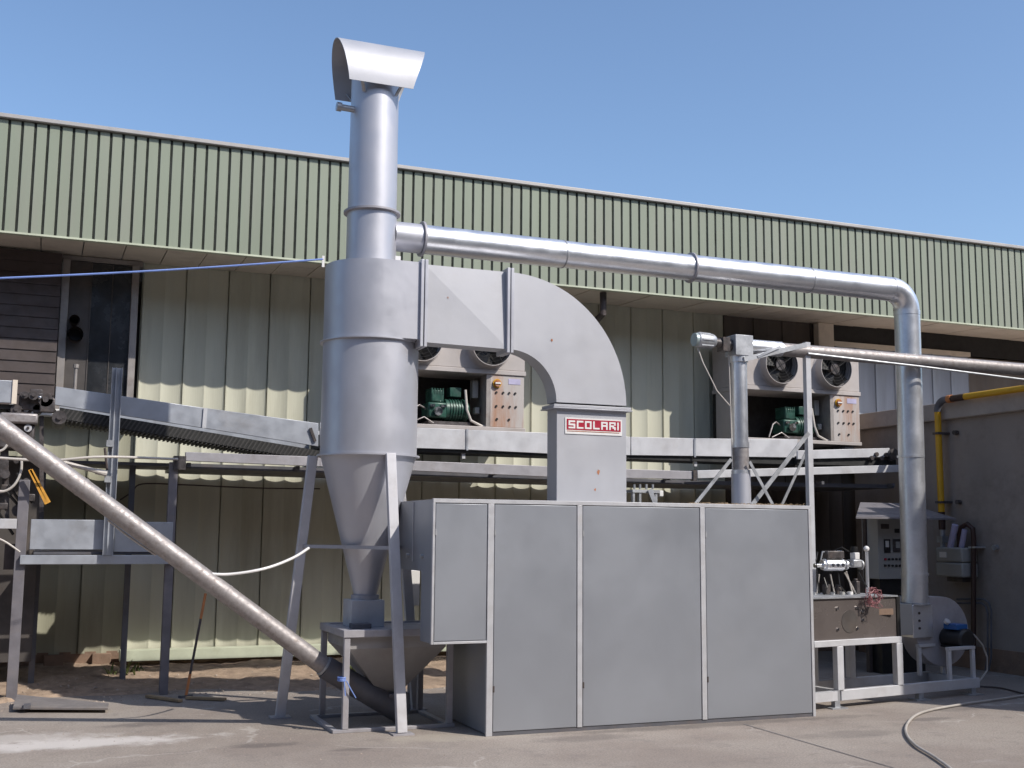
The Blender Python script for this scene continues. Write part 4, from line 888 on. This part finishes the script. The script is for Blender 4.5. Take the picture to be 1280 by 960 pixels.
# ================================================================== GAS PIPES on the shed
GX = 10.86
gy = thing('yellow_gas_pipe', 'yellow gas pipe with dark elbow running down the concrete shed wall', 'pipe', (GX, 12, 1.6))
def g(px, py): return at(px, py, X=GX)
v_ = g(1172, 515); yv = v_.y
MB().tube([(GX,yv,g(1172,640).z),(GX,yv,v_.z)], .042, 16).build('vertical_pipe', M['yellow'], gy)
zh = g(1185,499).z
MB().tube([(GX,yv,v_.z)]+[(GX,yv-.14+.14*math.cos(R(a_)),zh-.14+.14*math.sin(R(a_))) for a_ in range(0,91,15)]+[(GX,yv-.2,zh)], .047, 16).build('elbow', M['frame_dark'], gy)
MB().tube([(GX,yv-.2,zh),(GX,yv-.27,zh)], .052, 16).build('union_ring', M['orange'], gy)
MB().tube([(GX,yv-.27,zh),(GX,yv-.5,zh)], .045, 16).build('coupling', M['brownpipe'], gy)
MB().tube([(GX,yv-.5,zh),(GX,8.3,zh)], .042, 16).build('horizontal_pipe', M['yellow'], gy)
MB().tube([(GX,yv,g(1172,662).z),(GX,yv,g(1172,640).z)], .044, 16).build('lower_pipe', M['brownpipe'], gy)
MB().tube([(GX,yv,g(1172,684).z),(GX,yv,g(1172,662).z)], .035, 12).box(GX-.05, GX+.05, yv-.05, yv+.05, g(1172,678).z, g(1172,670).z).build('stop_valve', M['galv_dull'], gy)
for py in (542, 628): z_ = g(1172,py).z; MB().box(GX-.05, 11, yv-.055, yv+.055, z_-.015, z_+.015).build('pipe_clip', M['machinery'], gy); MB().cyl((10.99,yv-.2,z_),(10.93,yv-.2,z_), .03, n=10).build('wall_boss', M['machinery'], gy)
mb_ = thing('gas_meter', 'cream gas meter box mounted on shed wall below yellow pipe', 'meter', (10.8, 11.85, 1.15))
m0, m1 = at(1170,684,X=10.75), at(1205,722,X=10.75)
zsp = at(1188,703,X=10.75).z
MB().box(10.73, 10.99, m1.y, m0.y, m1.z, zsp-.004).build('lower_case', M['lgrey'], mb_, bevel=.02); MB().box(10.735, 10.99, m1.y+.005, m0.y-.005, zsp+.004, m0.z).build('upper_case', M['lgrey'], mb_, bevel=.02)
MB().box(10.728, 10.735, m0.y-.2, m0.y-.08, zsp+.06, zsp+.13).build('counter', M['white'], mb_)
MB().box(10.82, 10.95, m1.y+.1, m0.y-.1, m1.z-.06, m1.z-.001).build('bottom_valve', M['machinery'], mb_)
b = MB(); p = at(1188,684,X=10.8); q = at(1194,656,X=10.8); b.tube([p, q], .04, 12); p2 = at(1202,684,X=10.85); q2 = at(1206,662,X=10.85); b.tube([p2, q2], .035, 12)
tag(b.build('paper_roll', M['lilac']), 'pair of lilac rolled papers tucked on top of gas meter', 'paper')
bp = MB(); hk = [at(1199,684,X=10.86), at(1199,668,X=10.86), at(1202,659,X=10.86), at(1209,655,X=10.86), at(1216,661,X=10.86), at(1217,672,X=10.86), at(1217,780,X=10.86), at(1217,830,X=10.86)]
bk = thing('black_pipe', 'black hooked pipe running down shed wall beside gas meter', 'pipe', (10.86, 11.4, .2))
bp.tube(hk, .032, 12).build('pipe', M['brownpipe'], bk)
z_ = at(1217,684,X=10.86).z; yk = at(1217,684,X=10.86).y; MB().box(10.83, 11, yk-.06, yk+.06, z_-.01, z_+.01).build('pipe_clip', M['galv'], bk); MB().cyl((11,yk-.25,z_),(10.94,yk-.25,z_), .035, n=10).build('wall_boss', M['galv_dull'], bk)
cd = MB()
for d_ in (0, .055):
    pts = [at(1196+d_*20,749+d_*90,X=10.88), at(1230-d_*60,749+d_*90,X=10.88), at(1236-d_*70,753+d_*90,X=10.88), at(1239-d_*80,762+d_*90,X=10.88), at(1239-d_*80,820,X=10.88), at(1236-d_*80,838,X=10.88)]
    cd.tube(pts, .012, 8)
tag(cd.build('conduit', M['frame_dark']), 'twin thin dark conduits bent down the shed wall near floor', 'conduit')

# ================================================================== SMALL THINGS
rp = MB(); a0, a1 = at(-30,349,Y=9.7), at(404,324,Y=9.78)
rp.tube([a0+(a1-a0)*(i/20)+Vector((0,0,-.015*math.sin(math.pi*i/20))) for i in range(21)], .0085, 6)
ta = thing('blue_line', 'taut blue rope stretched from left edge to cyclone top', 'rope', a1); rp.build('rope', M['blue_rope'], ta)
MB().box(a1.x-.01, a1.x+.012, 9.775, 9.787, a1.z-.07, a1.z+.03).build('hook', M['white'], ta)
# steel plate on the ground
pl = [at(16,884,Z=.05), at(135,884.5,Z=.05), at(136,879,Z=.06), at(21,868,Z=.1)]
gpz = MB(); gpz.add(pl+[v-Vector((0,0,.022)) for v in pl], [(0,1,2,3),(7,6,5,4),(0,4,5,1),(1,5,6,2),(2,6,7,3),(3,7,4,0)])
gpl = thing('ground_plate', 'flat grey steel plate lying on the ground at left', 'plate', (pl[0].x, pl[0].y, 0)); gpz.build('plate', M['plate'], gpl, bevel=.003)
k0 = at(34,883,Z=.06); MB().box(k0.x-.03, k0.x+.03, k0.y-.01, k0.y+.09, .04, .075).build('hinge_lug', M['frame_dark'], gpl)
MB().box(pl[0].x+.1, pl[1].x-.1, pl[0].y+.15, pl[0].y+.25, 0, .035).build('bearer', M['wood'], gpl)
# leaning orange pole and planks
t0, t1 = at(232,872,Z=.0), at(257,742,Y=12.4)
ms_ = (t1-t0); lp = thing('orange_pole', 'thin orange pole leaning beside the service frame post', 'pole', t0)
MB().tube([t0+ms_*.0, t0+ms_*.22], .014, 8).build('lower_end', M['orange'], lp); MB().tube([t0+ms_*.22, t0+ms_*.75], .013, 8).build('shadowed_middle', M['slat'], lp); MB().tube([t0+ms_*.75, t0+ms_*1.0], .014, 8).build('upper_end', M['orange'], lp)  # middle length coloured dark to paint the shadow across the pole
MB().bar(t0+Vector((-.06,-.03,.012)), t0+Vector((.06,.04,.012)), .05, .024).build('foot', M['frame_dark'], lp)
w0, w1, w2, w3 = at(184,870,Z=.02), at(226,876,Z=.02), at(233,872,Z=.02), at(282,874,Z=.02)
tag(MB().bar(w0, w1, .05, .025).build('plank', M['wood'], bevel=.003), 'short weathered wood strip left of the orange pole foot', 'plank')
tag(MB().bar(w2, w3, .05, .025).build('plank', M['wood'], bevel=.003), 'short weathered wood strip right of the orange pole foot', 'plank')
# ochre straps
osx = MB(); 
for d_ in (0, .03): osx.bar(at(37+d_*60,587,Y=12.3), at(58+d_*120,630-d_*60,Y=12.3), .03, .012, up=(0,1,0))
tag(osx.build('hanging_strap', M['ochre']), 'pair of ochre straps dangling below conveyor drive at left', 'strap')
# cables
def cable(pts, r_, m_, label, name='cable', cat='cable'):
    P_ = [Vector(p_) for p_ in pts]; out = []
    for i in range(len(P_)-1):
        a_, b_, c_, d_ = P_[max(i-1,0)], P_[i], P_[i+1], P_[min(i+2,len(P_)-1)]
        for t_ in [k_/6 for k_ in range(6)]:
            out.append(.5*((2*b_)+(c_-a_)*t_+(2*a_-5*b_+4*c_-d_)*t_*t_+(3*b_-a_-3*c_+d_)*t_**3))
    out.append(P_[-1]); return tag(MB().tube(out, r_, 8).build(name, M[m_]), label, cat)
cable([at(-20,571,Y=12.1), at(40,575,Y=12.1), at(75,575,Y=12.1), at(130,571,Y=12.1), at(222,574,Y=12.35)], .013, 'cable', 'pale cable strung level across the frame at left')
cable([at(250,716,Y=9.95), at(285,718,Y=9.95), at(330,711,Y=9.95), at(365,698,Y=10.1), at(386,685,Y=10.2)], .012, 'white', 'white cable sagging between auger tube and cyclone leg')
cable([at(135,650,Y=10.1), at(160,670,Y=10.06), at(195,694,Y=10.04)], .009, 'cable', 'thin pale wire along underside of the auger tube')
cable([at(-10,612,Y=12.2), at(5,614,Y=12.2), at(18,606,Y=12.2), at(26,590,Y=12.2), at(27,575,Y=12.2)], .012, 'cable', 'pale looped cable hanging below the conveyor drive')
cable([at(-10,565,Y=12.2), at(4,562,Y=12.2), at(12,550,Y=12.2)], .012, 'cable', 'short pale cable curling out of the drive housing')
cable([at(-5,672,Y=12.3), at(8,678,Y=12.3), at(25,690,Y=12.3)], .009, 'cable', 'thin pale wire beside the small junction box at left')
cable([at(150,625,Y=13.6), at(165,615,Y=13.6), at(178,605,Y=13.6), at(230,606,Y=13.7), at(320,610,Y=13.7), at(400,611,Y=13.8)], .008, 'slat', 'thin dark wire fixed along shaded wall under the walkway')
hz_ = .018
cable([at(1300,866,Z=hz_), at(1255,873,Z=hz_), at(1205,880,Z=hz_), at(1165,887,Z=hz_), at(1145,894,Z=hz_), at(1134,905,Z=hz_), at(1133,917,Z=hz_), at(1144,931,Z=hz_), at(1165,944,Z=hz_), at(1185,958,Z=hz_), at(1200,972,Z=hz_)], .0115, 'hose', 'pale hose snaking over the yard at bottom right', 'hose', 'hose')
cable([at(1222,858,Z=hz_), at(1250,860,Z=hz_), at(1275,866,Z=hz_), at(1300,872,Z=hz_)], .010, 'slat', 'thin dark cable on ground beneath the shed wall')
# small grey pump set behind the cabinet
pm_ = thing('small_pump_bench', 'small grey pipe bench with white tap behind cabinet right of curved duct', 'bench', (5.7, 10.6, 1.9))
a0, a1 = at(788,612,Y=10.6), at(822,613,Y=10.6)
MB().box(a0.x, a1.x, 10.55, 10.75, a0.z-.03, a0.z+.0).build('bench_top', M['galv_dull'], pm_)
for px in (790, 798, 818): p = at(px,612,Y=10.6); MB().box(p.x-.012, p.x+.012, 10.56, 10.6, 0 if px != 798 else 1.5, p.z-.031).build('leg', M['galv_dull'], pm_)
MB().bar(at(812,612,Y=10.53), at(819,630,Y=10.53), .05, .02, up=(0,1,0)).build('hose_end', M['conv'], pm_)
for px in (793,800,808,816): p = at(px,609,Y=10.6); MB().cyl((p.x,10.6,p.z-.02),(p.x,10.6,p.z+.03), .012, n=8).build('nipple', M['galv_dull'], pm_)
p = at(825,617,Y=10.6); MB().box(p.x-.02,p.x+.025,10.57,10.62,p.z-.03,p.z+.03).build('tap', M['white'], pm_, bevel=.005)
# rod standing in front of the far window
p = at(95,460,Y=13.5); tag(MB().cyl((p.x,13.5,2.95),(p.x,13.5,p.z), .018).cyl((p.x,13.5,p.z),(p.x,13.5,p.z+.04), .03, n=8).build('vent_rod', M['mullion']), 'short upright rod in front of left window bay', 'rod')
# green bin edge at left
p0_, p1_ = at(-12,862,Z=0), at(2,862,Z=0)
# gravel and weeds
gv = MB()
def pebble(x, y, z, r_):
    q = [(r_,0,0),(0,r_,0),(-r_,0,0),(0,-r_,0),(0,0,r_*.7)]; a_ = random.uniform(0,1.5)
    gv.add([(x+u*math.cos(a_)-v*math.sin(a_)*random.uniform(.6,1.2), y+u*math.sin(a_)+v*math.cos(a_), z+w_*random.uniform(.6,1.2)) for u, v, w_ in q], [(0,1,4),(1,2,4),(2,3,4),(3,0,4)])
for i in range(1500):
    x = random.uniform(-2.5, 8); y = random.triangular(11.6, 13.9, 12.5); pebble(x, y, max(0, .16*max(0,(y-12.4)/1.6)**1.3), random.choice((.006,.009,.012,.02)))
for i in range(1300): pebble(random.uniform(-3, 11), random.uniform(6.5, 12), 0, random.choice((.003,.004,.005,.008)))
stuff(gv.build('gravel', M['gravel'], fix=False, smooth=False))
wd = MB()
for cx_, cy_, n_ in ((3.35,12.9,70),(3.7,13.1,60),(1.0,13.5,40),(4.1,13.2,50)):
    for i in range(n_):
        x = random.gauss(cx_, .1); y = random.gauss(cy_, .08); a_ = random.uniform(0,6.28); h_ = random.uniform(.05,.2); d = Vector((math.cos(a_), math.sin(a_), 0))
        b0_ = Vector((x,y,.05)); t_ = b0_+d*h_*.7+Vector((0,0,h_)); md = b0_+d*h_*.3+Vector((0,0,h_*.6)); s_ = Vector((-d.y,d.x,0))*.014
        wd.add([b0_, md-s_, t_, md+s_], [(0,1,2,3)])
stuff(wd.build('weeds', M['weed'], fix=False, smooth=False))
